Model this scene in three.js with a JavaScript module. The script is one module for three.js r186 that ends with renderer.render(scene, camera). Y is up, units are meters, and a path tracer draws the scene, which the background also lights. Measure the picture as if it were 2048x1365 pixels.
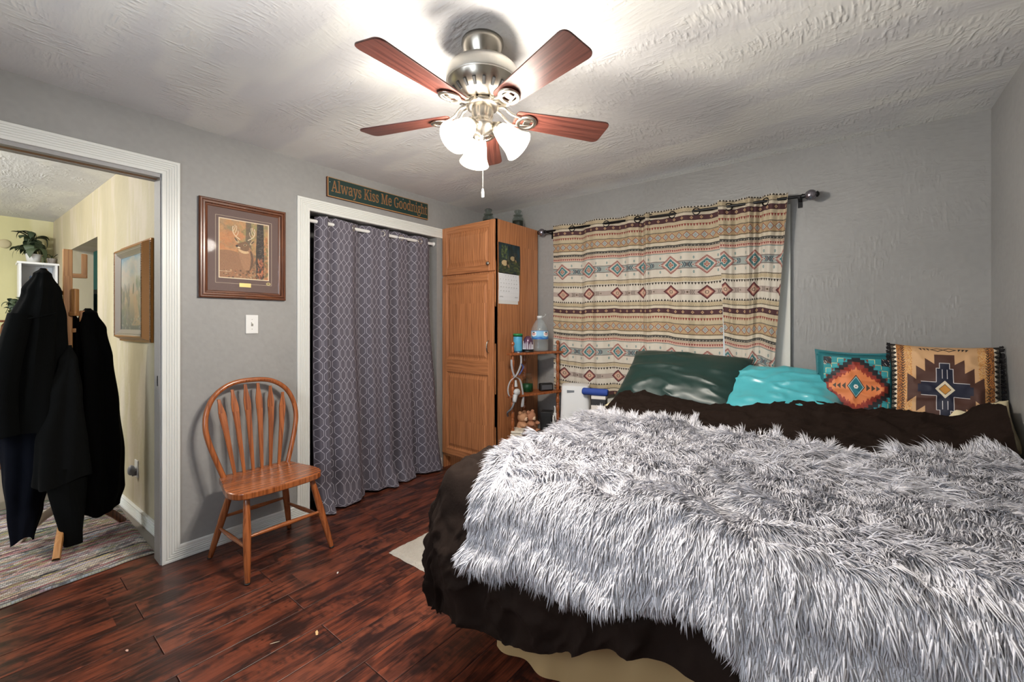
import * as THREE from 'three';
import { mergeGeometries, mergeVertices } from 'three/addons/utils/BufferGeometryUtils.js';
import { RoundedBoxGeometry } from 'three/addons/geometries/RoundedBoxGeometry.js';

// ---------- camera, sky, exposure ----------
const scene = new THREE.Scene();
scene.background = new THREE.Color(5.0, 5.6, 6.3);
const camera = new THREE.PerspectiveCamera(77.54, 2048 / 1365, 0.05, 60);
camera.position.set(2.935, 1.313, 3.303);
camera.rotation.set(0, 0.67007, 0);
camera.setViewOffset(2048, 1365, 0, 33.75, 2048, 1365);
scene.add(camera);
const renderer = new THREE.WebGLRenderer({ antialias: true });
renderer.toneMapping = THREE.LinearToneMapping;
renderer.toneMappingExposure = 1.15;
renderer.shadowMap.enabled = true;
const FAN_POWER = 3.4;          // candela of each of the three fan lamps along the mouth of its shade
const GLASS_POWER = 1.2;       // candela that each frosted shade lets through all round
const HALL_POWER = 10;          // ceiling lamp of the neighbouring room

// ---------- small helpers ----------
const H = 2.44, W = 3.52, ZF = 4.0;           // ceiling height, room width, front wall
const V3 = (x, y, z) => new THREE.Vector3(x, y, z);
const { PI, sin, cos, min, max, abs, floor, sqrt, hypot, atan2, exp, pow } = Math;
const clamp = (x, a = 0, b = 1) => min(b, max(a, x));
const lerp = (a, b, t) => a + (b - a) * t;
const sstep = (a, b, x) => { const t = clamp((x - a) / (b - a)); return t * t * (3 - 2 * t); };
function rng(seed) { let s = seed >>> 0; return () => { s = (s + 0x6D2B79F5) | 0; let t = Math.imul(s ^ (s >>> 15), 1 | s); t = (t + Math.imul(t ^ (t >>> 7), 61 | t)) ^ t; return ((t ^ (t >>> 14)) >>> 0) / 4294967296; }; }
function hash2(x, y, s) { let h = Math.imul(x, 374761393) ^ Math.imul(y, 668265263) ^ Math.imul(s + 11, 2147483647); h = Math.imul(h ^ (h >>> 13), 1274126177); h ^= h >>> 16; return (h >>> 0) / 4294967296; }
// value noise that repeats every (px, py) cells when given
function noise(x, y, s = 0, px = 0, py = 0) {
  let xi = floor(x), yi = floor(y); const fx = x - xi, fy = y - yi;
  const u = fx * fx * (3 - 2 * fx), v = fy * fy * (3 - 2 * fy);
  let x1 = xi + 1, y1 = yi + 1;
  if (px) { xi = ((xi % px) + px) % px; x1 = ((x1 % px) + px) % px; }
  if (py) { yi = ((yi % py) + py) % py; y1 = ((y1 % py) + py) % py; }
  return lerp(lerp(hash2(xi, yi, s), hash2(x1, yi, s), u), lerp(hash2(xi, y1, s), hash2(x1, y1, s), u), v);
}
function fbm(x, y, s = 0, o = 4, px = 0, py = 0) { let a = 0.5, t = 0, n = 0; for (let i = 0; i < o; i++) { t += a * noise(x, y, s + i * 17, px, py); n += a; x *= 2; y *= 2; px *= 2; py *= 2; a *= 0.5; } return t / n; }

function dataTex(w, h, fn, srgb = true) {
  const d = new Uint8Array(w * h * 4);
  for (let y = 0, k = 0; y < h; y++) for (let x = 0; x < w; x++, k += 4) { const c = fn(x / w, y / h, x, y); if (typeof c === 'number') { d[k] = d[k + 1] = d[k + 2] = clamp(c) * 255; } else { d[k] = clamp(c[0]) * 255; d[k + 1] = clamp(c[1]) * 255; d[k + 2] = clamp(c[2]) * 255; } d[k + 3] = 255; }
  const t = new THREE.DataTexture(d, w, h); t.wrapS = t.wrapT = THREE.RepeatWrapping; t.magFilter = THREE.LinearFilter; t.minFilter = THREE.LinearMipmapLinearFilter; t.generateMipmaps = true;
  if (srgb) t.colorSpace = THREE.SRGBColorSpace; t.needsUpdate = true; return t;
}
function canvasTex(w, h, draw, repeat = true) {
  const c = document.createElement('canvas'); c.width = w; c.height = h; draw(c.getContext('2d'), w, h);
  const t = new THREE.CanvasTexture(c); if (repeat) t.wrapS = t.wrapT = THREE.RepeatWrapping; t.colorSpace = THREE.SRGBColorSpace; return t;
}
function rep(t, u, v) { const c = t.clone(); c.repeat.set(u, v); c.needsUpdate = true; return c; }
function mat(color, rough = 0.6, extra = {}) { return new THREE.MeshPhysicalMaterial({ color, roughness: rough, side: THREE.DoubleSide, ...extra }); }

const taken = {};
function numbered(name) { const n = (taken[name] = (taken[name] ?? -1) + 1); return n ? `${name}_${String(n).padStart(3, '0')}` : name; }
function shade(o) { o.castShadow = true; o.receiveShadow = true; return o; }
function thing(name, label, category, [x, y, z] = [0, 0, 0], turn = 0, group) {
  const o = new THREE.Group(); o.name = numbered(name); o.position.set(x, y, z); o.rotation.y = turn; scene.add(o);
  o.userData = { label, category }; if (group) o.userData.group = group; return o;
}
function solo(name, label, category, geo, m, group) {
  const o = shade(new THREE.Mesh(geo, m)); o.name = numbered(name); o.userData = { label, category }; if (group) o.userData.group = group; scene.add(o); return o;
}
function struct(name, geo, m) { const o = shade(new THREE.Mesh(geo, m)); o.name = name; o.userData = { kind: 'structure' }; scene.add(o); return o; }
function part(name, geo, m, parent, label) { const o = shade(new THREE.Mesh(geo, m)); o.name = name; parent.add(o); if (label) o.userData.label = label; return o; }

// geometry helpers; everything is indexed + has position, normal, uv so that it merges
function fix(g) { if (!g.attributes.uv) g.setAttribute('uv', new THREE.BufferAttribute(new Float32Array(g.attributes.position.count * 2), 2)); for (const k of Object.keys(g.attributes)) if (!['position', 'normal', 'uv'].includes(k)) g.deleteAttribute(k); return g.index ? g.toNonIndexed() : g; }
function merge(...gs) { return mergeGeometries(gs.flat().map(fix)); }
function box(x0, x1, y0, y1, z0, z1) { const g = new THREE.BoxGeometry(x1 - x0, y1 - y0, z1 - z0); g.translate((x0 + x1) / 2, (y0 + y1) / 2, (z0 + z1) / 2); return metreUV(g); }
function rbox(x0, x1, y0, y1, z0, z1, r = 0.004, seg = 2) { const g = new RoundedBoxGeometry(x1 - x0, y1 - y0, z1 - z0, seg, min(r, (x1 - x0) / 2.01, (y1 - y0) / 2.01, (z1 - z0) / 2.01)); g.translate((x0 + x1) / 2, (y0 + y1) / 2, (z0 + z1) / 2); return metreUV(g); }
// uv in metres from the dominant normal; v runs along y on upright faces and along z on flat ones; turnUV swaps
function metreUV(g, turnUV = false, du = 0, dv = 0) {
  const p = g.attributes.position, n = g.attributes.normal, uv = new Float32Array(p.count * 2);
  for (let i = 0; i < p.count; i++) {
    const ax = abs(n.getX(i)), ay = abs(n.getY(i)), az = abs(n.getZ(i)); let u, v;
    if (ay >= ax && ay >= az) { u = p.getX(i); v = p.getZ(i); } else if (ax >= az) { u = p.getZ(i); v = p.getY(i); } else { u = p.getX(i); v = p.getY(i); }
    if (turnUV) [u, v] = [v, u]; uv[2 * i] = u + du; uv[2 * i + 1] = v + dv;
  }
  g.setAttribute('uv', new THREE.BufferAttribute(uv, 2)); return g;
}
function lathe(pts, seg = 24) { return new THREE.LatheGeometry(pts.map(([r, y]) => new THREE.Vector2(max(r, 0.0001), y)), seg); }
function tube(pts, r, seg = 24, rad = 8, closed = false) { return new THREE.TubeGeometry(new THREE.CatmullRomCurve3(pts.map((p) => (p.isVector3 ? p : V3(...p))), closed), seg, r, rad, closed); }
// a bar between two points whose radius changes along it
function bar(a, b, radii, seg = 14) {
  a = V3(...a); b = V3(...b); const L = a.distanceTo(b);
  const g = lathe(radii.map(([t, r]) => [r, t * L]), seg), top = radii[radii.length - 1];
  g.applyQuaternion(new THREE.Quaternion().setFromUnitVectors(V3(0, 1, 0), b.clone().sub(a).normalize())); g.translate(a.x, a.y, a.z); return g;
}
function disc(r, y, seg = 24) { const g = new THREE.CircleGeometry(r, seg); g.rotateX(-PI / 2); g.translate(0, y, 0); return g; }
// a grid surface from f(u, v) -> [x, y, z]; uv scaled
function sheet(f, nu, nv, su = 1, sv = 1) {
  const pos = [], uv = [], idx = [];
  for (let j = 0; j <= nv; j++) for (let i = 0; i <= nu; i++) { const p = f(i / nu, j / nv); pos.push(p[0], p[1], p[2]); uv.push(p.length > 3 ? p[3] : (i / nu) * su, p.length > 4 ? p[4] : (j / nv) * sv); }
  for (let j = 0; j < nv; j++) for (let i = 0; i < nu; i++) { const a = j * (nu + 1) + i, b = a + 1, c = a + nu + 1, d = c + 1; idx.push(a, c, b, b, c, d); }
  const g = new THREE.BufferGeometry(); g.setAttribute('position', new THREE.Float32BufferAttribute(pos, 3)); g.setAttribute('uv', new THREE.Float32BufferAttribute(uv, 2)); g.setIndex(idx); g.computeVertexNormals(); return g;
}
function extrude(pts, depth, bevel = 0, holes = []) {
  const s = new THREE.Shape(pts.map(([x, y]) => new THREE.Vector2(x, y))); for (const h of holes) s.holes.push(new THREE.Path(h.map(([x, y]) => new THREE.Vector2(x, y))));
  return new THREE.ExtrudeGeometry(s, { depth: depth - 2 * bevel, bevelEnabled: bevel > 0, bevelSize: bevel, bevelThickness: bevel, bevelSegments: 2, curveSegments: 16 }).translate(0, 0, bevel);
}
// ---------- textures and materials of the shell ----------
const T = {};
T.peel = dataTex(512, 512, (u, v) => 0.55 * fbm(u * 40, v * 40, 3, 3, 40, 40) + 0.45 * pow(fbm(u * 14, v * 14, 9, 3, 14, 14), 1.5), false);      // 1.2 m tile
T.trowel = dataTex(1024, 1024, (u, v) => {                                                                                                          // 2 m tile
  const wx = 0.05 * (fbm(u * 5, v * 5, 21, 2, 5, 5) - 0.5), wy = 0.05 * (fbm(u * 5, v * 5, 33, 2, 5, 5) - 0.5);
  const a = fbm((u + wx) * 26 , (v + wy) * 130, 5, 2, 26, 130), b = fbm((u + wx) * 120, (v + wy) * 36, 6, 2, 120, 36), c = fbm(u * 70, v * 70, 8, 2, 70, 70);
  const m = sstep(0.42, 0.58, fbm(u * 6, v * 6, 12, 2, 6, 6)), flat = sstep(0.38, 0.56, fbm(u * 3, v * 9, 40, 3, 3, 9));
  const ridge = pow(lerp(a, b, m), 2.2) * 1.7, blob = sstep(0.62, 0.75, c);
  return clamp((0.75 * ridge + 0.35 * blob) * (0.34 + 0.66 * flat) + 0.1);
}, false);
T.trowelTone = dataTex(512, 512, (u, v) => { const flat = sstep(0.38, 0.56, fbm(u * 3, v * 9, 40, 3, 3, 9)), n = fbm(u * 9, v * 9, 50, 3, 9, 9); const k = 0.93 + 0.05 * flat + 0.05 * (n - 0.5); return [k, k, k * lerp(1.012, 0.995, flat)]; });
T.paint = dataTex(512, 512, (u, v) => { const k = 0.94 + 0.08 * (fbm(u * 6, v * 6, 2, 4, 6, 6) - 0.5) + 0.03 * (noise(u * 120, v * 120, 4, 120, 120) - 0.5); return [k, k, k]; });
T.yellow = dataTex(512, 512, (u, v) => { const s = fbm(u * 9, v * 3, 61, 4, 9, 3), q = sstep(0.5, 0.75, fbm(u * 22, v * 5, 62, 3, 22, 5)); const k = 0.9 + 0.14 * (s - 0.5); return [k + 0.04 * q, k + 0.04 * q, k * 0.98 + 0.1 * q]; });
const M = {};
M.wall = mat('#9b9a98', 0.55, { map: rep(T.paint, 1 / 2.2, 1 / 2.2), bumpMap: rep(T.peel, 1 / 1.2, 1 / 1.2), bumpScale: 0.0022 });
M.wallB = mat('#9b9a98', 0.5, { map: rep(T.paint, 1 / 2.2, 1 / 2.2), bumpMap: rep(T.trowel, 1 / 1.3, 1 / 1.3), bumpScale: 0.0016 });
M.ceiling = mat('#e3e2df', 0.75, { map: rep(T.trowelTone, 0.5, 0.5), bumpMap: rep(T.trowel, 0.75, 0.75), bumpScale: 0.003 });
M.yellow = mat('#c0b498', 0.6, { map: rep(T.yellow, 0.5, 0.5), bumpMap: rep(T.peel, 0.8, 0.8), bumpScale: 0.0025 });
M.trim = mat('#d9dad6', 0.35);
M.jamb = mat('#a9a8a8', 0.5, { map: rep(T.paint, 0.7, 0.7) });
M.teal = mat('#3f6d70', 0.6);
M.white = mat('#dcdcda', 0.45);
M.black = mat('#0b0b0c', 0.5);
M.blackMetal = mat('#131214', 0.35, { metalness: 0.5 });
M.glass = mat('#ffffff', 0.03, { transmission: 1, thickness: 0, ior: 1.45 });

// laminate planks: reddish brown hickory look, grain along v
const plankTex = [0, 1, 2].map((k) => dataTex(448, 1536, (u, v) => {
  const U = u * 0.33, Vv = v * 1.3;
  const warp = 0.02 * (fbm(U * 14, Vv * 5, 70 + k, 3) - 0.5);
  const fine = fbm((U + warp) * 260, Vv * 9, 80 + k, 3), mid = fbm((U + warp * 1.5) * 60, Vv * 6, 90 + k, 4), patch = fbm(U * 16 + warp * 20, Vv * 7, 100 + k, 4), smudge = fbm(U * 30, Vv * 16, 108 + k, 3);
  const scrape = pow(fbm(U * 40 + 8 * warp, Vv * 70, 110 + k, 2), 3) * sstep(0.5, 0.66, fbm(U * 9, Vv * 6, 115 + k, 2));
  const d = clamp(0.55 * sstep(0.42, 0.68, patch) + 0.3 * sstep(0.5, 0.7, smudge) + 0.42 * sstep(0.45, 0.7, mid) + 0.34 * sstep(0.5, 0.68, fine) + 1.1 * scrape - 0.05);
  const l = [0.45, 0.238, 0.165], q = [0.168, 0.086, 0.07];
  return [lerp(l[0], q[0], d), lerp(l[1], q[1], d), lerp(l[2], q[2], d)];
}));
const plankBump = dataTex(256, 1024, (u, v) => { const U = u * 0.33, Vv = v * 1.3; return 0.5 * fbm(U * 120, Vv * 5, 81, 3) + 0.5 * fbm(U * 14, Vv * 8, 101, 3); }, false);
M.planks = plankTex.map((t, k) => mat(['#ffffff', '#f0e6e0', '#fff2e8'][k], 0.33, { map: rep(t, 1 / 0.33, 1 / 1.3), bumpMap: rep(plankBump, 1 / 0.33, 1 / 1.3), bumpScale: 0.0012 }));
M.hallFloor = mat('#8c8278', 0.5, { map: rep(T.paint, 1, 1) });

// ---------- shell ----------
const floorSlab = struct('floor', box(-0.19, W + 0.12, -0.08, -0.012, -0.12, ZF + 0.12), mat('#1b0f0b', 0.8));
{
  const R = rng(5), pitch = 0.1645, L = 1.216;
  for (let k = -1; k < 22; k++) {
    const x0 = -0.0205 + k * pitch, x1 = min(x0 + pitch, W); if (x1 - x0 < 0.02) continue;
    const first = (k & 1) ? 2.365 - 2 * L : 2.838 - 3 * L;
    for (let z = first; z < ZF; z += L) {
      const a = max(z, 0.0), b = min(z + L, ZF); if (b - a < 0.05) continue;
      const g = rbox(x0 + 0.0009, x1 - 0.0009, -0.012, 0, a + 0.0008, b - 0.0008, 0.0032, 1);
      metreUV(g, false, floor(R() * 40) * 0.137, R() * 3.1);
      const m = part('plank', g, M.planks[floor(R() * 3)], floorSlab); m.name = numbered('plank');
    }
  }
}
struct('floor_hall', box(-4.4, -0.19, -0.08, -0.001, 0.5, 6.1), M.hallFloor);
struct('ceiling', box(-0.12, W + 0.12, H, H + 0.1, -0.12, ZF + 0.12), M.ceiling);
struct('ceiling_hall', box(-4.4, -0.12, H, H + 0.1, 0.5, 6.1), M.ceiling);
// left wall with the pocket-door opening and the closet opening
const DZ0 = 2.675, DZ1 = 3.525, DH = 2.13, CZ0 = 0.70, CZ1 = 1.868, CH = 2.10;
{
  const g = extrude([[-0.12, 0], [CZ0, 0], [CZ0, CH], [CZ1, CH], [CZ1, 0], [DZ0, 0], [DZ0, DH], [DZ1, DH], [DZ1, 0], [ZF + 0.12, 0], [ZF + 0.12, H], [-0.12, H]], 0.12);
  g.rotateY(-PI / 2); g.computeVertexNormals(); metreUV(g); struct('wall_left', g, M.wall);
}
// back wall with the window opening behind the curtains
const WX0 = 1.0, WX1 = 2.5, WY0 = 0.95, WY1 = 1.98;
{
  const g = extrude([[0, 0], [W + 0.12, 0], [W + 0.12, H], [0, H]], 0.12, 0, [[[WX0, WY0], [WX1, WY0], [WX1, WY1], [WX0, WY1]]]);
  g.translate(0, 0, -0.12); metreUV(g); struct('wall_back', g, M.wallB);
}
struct('wall_right', box(W, W + 0.12, 0, H, 0, ZF + 0.12), M.wall);
const FX0 = 1.15, FX1 = 2.55, FY0 = 0.9, FY1 = 2.05;
{
  const g = extrude([[0, 0], [W, 0], [W, H], [0, H]], 0.12, 0, [[[FX0, FY0], [FX1, FY0], [FX1, FY1], [FX0, FY1]]]);
  g.translate(0, 0, ZF); metreUV(g); struct('wall_front', g, M.wall);
}
function windowUnit(name, x0, x1, y0, y1, z, dz) {
  const w = new THREE.Group(); w.name = name; w.userData = { kind: 'structure' }; scene.add(w); const f = 0.045, a = min(z, z + dz), b = max(z, z + dz), mx = (x0 + x1) / 2;
  part('window_frame', merge(box(x0, x1, y0, y0 + f, a, b), box(x0, x1, y1 - f, y1, a, b), box(x0, x0 + f, y0 + f, y1 - f, a, b), box(x1 - f, x1, y0 + f, y1 - f, a, b), box(mx - f / 2, mx + f / 2, y0 + f, y1 - f, a, b)), M.trim, w);
  part('pane', box(x0 + f, mx - f / 2, y0 + f, y1 - f, (a + b) / 2 - 0.002, (a + b) / 2 + 0.002), M.glass, w);
  part('pane', box(mx + f / 2, x1 - f, y0 + f, y1 - f, (a + b) / 2 - 0.002, (a + b) / 2 + 0.002), M.glass, w);
  return w;
}
windowUnit('window_1', WX0, WX1, WY0, WY1, -0.06, -0.045);
windowUnit('window_2', FX0, FX1, FY0, FY1, ZF + 0.06, 0.045);
// closet box behind the curtain
struct('wall_closet', merge(box(-0.85, -0.12, 0, H, 0.40, 0.48), box(-0.85, -0.12, 0, H, 2.12, 2.2), box(-0.93, -0.85, 0, H, 0.40, 2.2)), M.wall);
struct('floor_closet', box(-0.85, -0.12, -0.08, -0.002, 0.48, 2.12), M.planks[0]);
// neighbouring room: angled yellow wall with a deep opening, far wall, outer walls
const HS = V3(-0.12, 0, 2.59), HT = PI + 0.0472;
function onHall(g) { g.rotateY(HT); g.translate(HS.x, HS.y, HS.z); return g; }        // local x runs along the wall away from the bedroom, local -z faces the room
{
  const g = extrude([[0, 0], [1.83, 0], [1.83, 2.04], [2.9, 2.04], [2.9, 0], [3.83, 0], [3.83, H], [0, H]], 0.16); metreUV(g); onHall(g); struct('wall_hall', g, M.yellow);
}
struct('wall_far', box(-4.07, -3.95, 0, H, 2.5, 6.1), mat('#d0c896', 0.65, { map: rep(T.yellow, 0.5, 0.5) }));
struct('wall_hall_end', box(-4.07, -0.12, 0, H, 6.0, 6.1), M.yellow);
struct('wall_kitchen', merge(box(-4.4, -4.25, 0, H, 0.5, 2.56), box(-4.4, -1.2, 0, H, 0.4, 0.5), box(-1.3, -1.2, 0, H, 0.5, 2.4)), M.teal);

// fluted trim; s runs along, w across, t out of the wall; ends shift with w so that corners mitre
const FLUTE = (() => { const p = [[0, 0], [0, 0.014], [0.002, 0.016]]; for (let k = 0; k < 5; k++) { const c = 0.017 + k * 0.0115; p.push([c - 0.0035, 0.016], [c - 0.0015, 0.0115], [c + 0.0015, 0.0115], [c + 0.0035, 0.016]); } p.push([0.078, 0.016], [0.08, 0.014], [0.08, 0]); return p; })();
function trimGeo(s0, a, s1, b, map, wide = 1) {
  const pos = []; const tri = (...q) => q.forEach((v) => pos.push(...v));
  for (let i = 0; i + 1 < FLUTE.length; i++) { const [w0, t0] = FLUTE[i], [w1, t1] = FLUTE[i + 1], W0 = w0 * wide, W1 = w1 * wide; const A = map(s0 + a * W0, W0, t0), B = map(s1 + b * W0, W0, t0), C = map(s0 + a * W1, W1, t1), D = map(s1 + b * W1, W1, t1); tri(A, B, C, B, D, C); }
  const g = new THREE.BufferGeometry(); g.setAttribute('position', new THREE.Float32BufferAttribute(pos, 3)); g.computeVertexNormals(); return metreUV(g);
}
const trimA = (name, ...q) => struct(name, trimGeo(...q), M.trim);
trimA('trim_1', 0, 1, DH, 1, (s, w, t) => [t, s, DZ0 - w]);                          // door casing, leg beside the framed print
trimA('trim_2', DZ0, -1, DZ1, 1, (s, w, t) => [t, DH + w, s]);                       // door casing, head
trimA('trim_3', 0, 1, DH, 1, (s, w, t) => [t, s, DZ1 + w]);                          // door casing, other leg
trimA('trim_4', 0, 1, CH, 1, (s, w, t) => [t, s, CZ1 + w], 1.06);                    // closet casing, leg
trimA('trim_5', CZ1, 1, 0.6, 0, (s, w, t) => [t, CH + w, s], 1.06);                  // closet casing, head
trimA('baseboard_left', CZ1, 1, DZ0, -1, (s, w, t) => [t, w, s]);
trimA('baseboard_left_2', DZ1, 1, ZF, 0, (s, w, t) => [t, w, s]);
trimA('baseboard_back', 0.65, 0, W, 0, (s, w, t) => [s, w, t]);
trimA('baseboard_right', 0, 0, ZF, 0, (s, w, t) => [W - t, w, s]);
{ const g = trimGeo(0.0, 0, 1.83, 0, (s, w, t) => [s, w, -t]); struct('baseboard_hall', onHall(g), M.trim); }
{ const g = trimGeo(2.9, 0, 3.8, 0, (s, w, t) => [s, w, -t]); struct('baseboard_hall_2', onHall(g), M.trim); }
struct('trim_6', box(0.001, 0.02, 0, 0.09, 0.655, 0.70), M.trim);                    // stub of baseboard between closet and cabinet
// door jambs, head boards and the wooden sliding track
struct('trim_7', merge(box(-0.118, 0.0, 0, DH, DZ0 - 0.001, DZ0 + 0.006), box(-0.118, 0.0, 0, DH, DZ1 - 0.006, DZ1 + 0.001)), M.jamb);
struct('trim_8', merge(box(-0.036, 0.0, DH - 0.018, DH, DZ0, DZ1), box(-0.12, -0.08, DH - 0.018, DH, DZ0, DZ1)), M.jamb);
struct('trim_9', box(-0.08, -0.036, DH - 0.0165, DH, DZ0, DZ1), mat('#7d5027', 0.5));
struct('trim_10', merge(box(-0.118, -0.002, 0, CH, CZ1 - 0.001, CZ1 + 0.0005), box(-0.118, -0.001, CH - 0.001, CH + 0.0005, CZ0, CZ1)), M.wall);
{ const s = thing('door_latch_strike', 'dark latch strike plate let into the grey door jamb', 'latch', [-0.05, 1.0, DZ0 + 0.006]); part('plate', box(-0.008, 0.008, -0.028, 0.028, 0, 0.0015), M.blackMetal, s); part('slot', box(-0.004, 0.004, -0.012, 0.012, 0.0015, 0.002), M.black, s); }
// ---------- wood ----------
function woodTex(l, d, seed, fu = 60, ring = 0.5, w = 256, h = 512) {            // covers 0.4 m x 0.8 m, grain along v
  return dataTex(w, h, (u, v) => {
    const U = u * 0.4, Vv = v * 0.8, wp = 0.035 * (fbm(U * 7, Vv * 2.4, seed, 3, 0, 0) - 0.5);
    const fine = fbm((U + wp) * fu * 3, Vv * 7, seed + 3, 2), cath = 0.5 + 0.5 * sin((U + 1.9 * wp + 0.02 * fbm(U * 3, Vv * 1.2, seed + 9, 2)) * 2 * PI * fu * 0.5), mid = fbm((U + wp) * fu * 0.6, Vv * 1.5, seed + 5, 3);
    let t = clamp(ring * pow(cath, 3) * 0.8 + 0.45 * sstep(0.45, 0.75, fine) + 0.5 * (mid - 0.35));
    return [lerp(l[0], d[0], t), lerp(l[1], d[1], t), lerp(l[2], d[2], t)];
  });
}
const woodMap = (t, s = 1) => rep(t, s / 0.4, s / 0.8);
T.oak = woodTex([0.73, 0.49, 0.32], [0.55, 0.34, 0.205], 200, 70, 0.45);
T.chair = woodTex([0.63, 0.365, 0.2], [0.40, 0.2, 0.095], 220, 60, 0.4);
T.blade = woodTex([0.365, 0.205, 0.17], [0.215, 0.105, 0.09], 240, 80, 0.4);
T.darkOak = woodTex([0.44, 0.25, 0.14], [0.22, 0.105, 0.055], 260, 90, 0.5);
T.pine = woodTex([0.74, 0.54, 0.33], [0.58, 0.38, 0.2], 280, 40, 0.35);
M.oak = mat('#ffffff', 0.38, { map: woodMap(T.oak) });
M.oakSide = mat('#ffffff', 0.42, { map: woodMap(T.oak, 0.8) });
M.chair = mat('#ffffff', 0.24, { map: woodMap(T.chair), clearcoat: 0.4, clearcoatRoughness: 0.2 });
M.blade = mat('#ffffff', 0.34, { map: woodMap(T.blade) });
M.darkOak = mat('#ffffff', 0.3, { map: woodMap(T.darkOak), clearcoat: 0.3 });
M.pine = mat('#ffffff', 0.4, { map: woodMap(T.pine) });
M.nickel = mat('#b9b2a6', 0.27, { metalness: 1 });
M.nickelPale = mat('#c9c5bd', 0.36, { metalness: 0.9 });

// ---------- ceiling fan with three lamps ----------
{
  const FX = 1.787, FZ = 2.044;
  const fan = thing('ceiling_fan', 'five-blade ceiling fan with brushed nickel body and three lit glass shades', 'ceiling fan', [FX, H, FZ]);
  part('canopy', lathe([[0.0, 0], [0.083, 0], [0.084, -0.012], [0.080, -0.02], [0.079, -0.026], [0.066, -0.055], [0.05, -0.078], [0.043, -0.082], [0.03, -0.08], [0.0, -0.08]], 40), M.nickel, fan);
  part('hanger_ball', lathe([[0, -0.074], [0.028, -0.078], [0.03, -0.088], [0.022, -0.1], [0, -0.1]], 24), M.black, fan);
  part('motor_housing', lathe([[0, -0.096], [0.06, -0.096], [0.1, -0.1], [0.13, -0.109], [0.142, -0.122], [0.145, -0.14], [0.145, -0.166], [0.14, -0.171]], 48), M.nickelPale, fan);
  part('lower_bowl', lathe([[0.14, -0.171], [0.138, -0.176], [0.128, -0.196], [0.105, -0.22], [0.08, -0.236], [0.062, -0.243], [0, -0.243]], 48), M.nickel, fan);
  for (let k = 0; k < 20; k++) { const g = rbox(-0.006, 0.006, -0.004, 0.004, -0.016, 0.016, 0.003); g.rotateX(-0.72); const m = part('vent_slot', g, M.black, fan); const a = (k + 0.5) / 20 * 2 * PI; m.position.set(0.114 * sin(a), -0.2125, 0.114 * cos(a)); m.rotation.y = a; }
  part('flywheel', lathe([[0, -0.243], [0.064, -0.243], [0.066, -0.25], [0.064, -0.262], [0.044, -0.266], [0, -0.266]], 36), M.nickel, fan);
  part('switch_housing', lathe([[0, -0.262], [0.042, -0.262], [0.044, -0.268], [0.043, -0.30], [0.039, -0.306], [0.039, -0.318], [0.047, -0.326], [0.047, -0.338], [0.038, -0.352], [0.018, -0.364], [0.008, -0.372], [0, -0.374]], 36), M.nickel, fan);
  // blades
  const bs = new THREE.Shape(); const n0 = 0.047, n1 = 0.066, r0 = 0.135, r1 = 0.545;
  bs.moveTo(r0 + 0.02, -n0); bs.lineTo(r1 - 0.03, -n1); bs.quadraticCurveTo(r1, -n1, r1, -n1 + 0.03); bs.lineTo(r1, n1 - 0.03); bs.quadraticCurveTo(r1, n1, r1 - 0.03, n1); bs.lineTo(r0 + 0.02, n0); bs.quadraticCurveTo(r0, n0, r0, n0 - 0.02); bs.lineTo(r0, -n0 + 0.02); bs.quadraticCurveTo(r0, -n0, r0 + 0.02, -n0);
  const bladeGeo = new THREE.ExtrudeGeometry(bs, { depth: 0.004, bevelEnabled: true, bevelSize: 0.001, bevelThickness: 0.001, bevelSegments: 1, curveSegments: 8 }); bladeGeo.rotateX(PI / 2); metreUV(bladeGeo, true);
  const iron = [];
  { const ring = new THREE.TorusGeometry(0.034, 0.0085, 8, 28); ring.rotateX(PI / 2); ring.scale(1.05, 0.7, 1); ring.translate(0.185, -0.012, 0); iron.push(ring); }
  iron.push(rbox(0.172, 0.2, -0.015, -0.006, -0.012, 0.012, 0.003));
  for (const s of [-1, 1]) iron.push(tube([[0.062, 0.033, 0.012 * s], [0.085, 0.026, 0.02 * s], [0.11, 0.002, 0.024 * s], [0.135, -0.010, 0.026 * s], [0.155, -0.012, 0.024 * s]], 0.0062, 14, 8));
  for (const s of [-1, 1]) iron.push(bar([0.155, -0.011, 0.02 * s], [0.215, -0.011, 0.012 * s], [[0, 0], [0.001, 0.006], [1, 0.004], [1, 0]], 8));
  const ironGeo = merge(iron);
  for (let k = 0; k < 5; k++) {
    const b = part('blade', bladeGeo, M.blade, fan, 'reddish brown wood grain fan blade'); b.position.y = -0.284; const a = (15.5 + 72 * k) * PI / 180;
    b.rotation.order = 'YXZ'; b.rotation.y = -a; b.rotation.x = -12 * PI / 180; b.userData.label = 'reddish brown wood grain fan blade';
    part('blade_iron', ironGeo, M.nickel, b);
  }
  // lamps
  const shadeMat = mat('#fff6e4', 0.5, { emissive: new THREE.Color(1.0, 0.86, 0.62), emissiveIntensity: 1.05 });
  const bulbMat = mat('#ffffff', 0.4, { emissive: new THREE.Color(1.0, 0.9, 0.72), emissiveIntensity: 9 });
  const shadeGeo = lathe([[0.024, 0], [0.03, -0.004], [0.036, -0.02], [0.042, -0.04], [0.046, -0.062], [0.051, -0.085], [0.06, -0.105], [0.064, -0.112], [0.062, -0.112], [0.049, -0.086], [0.044, -0.062], [0.04, -0.04], [0.034, -0.02], [0.028, -0.005]], 36);
  const bulbGeo = lathe([[0, -0.02], [0.012, -0.022], [0.013, -0.035], [0.024, -0.055], [0.027, -0.07], [0.022, -0.088], [0, -0.096]], 20);
  const capGeo = lathe([[0, 0.03], [0.012, 0.03], [0.014, 0.02], [0.024, 0.014], [0.027, 0.004], [0.027, -0.01], [0.024, -0.012], [0, -0.012]], 24);
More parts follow.
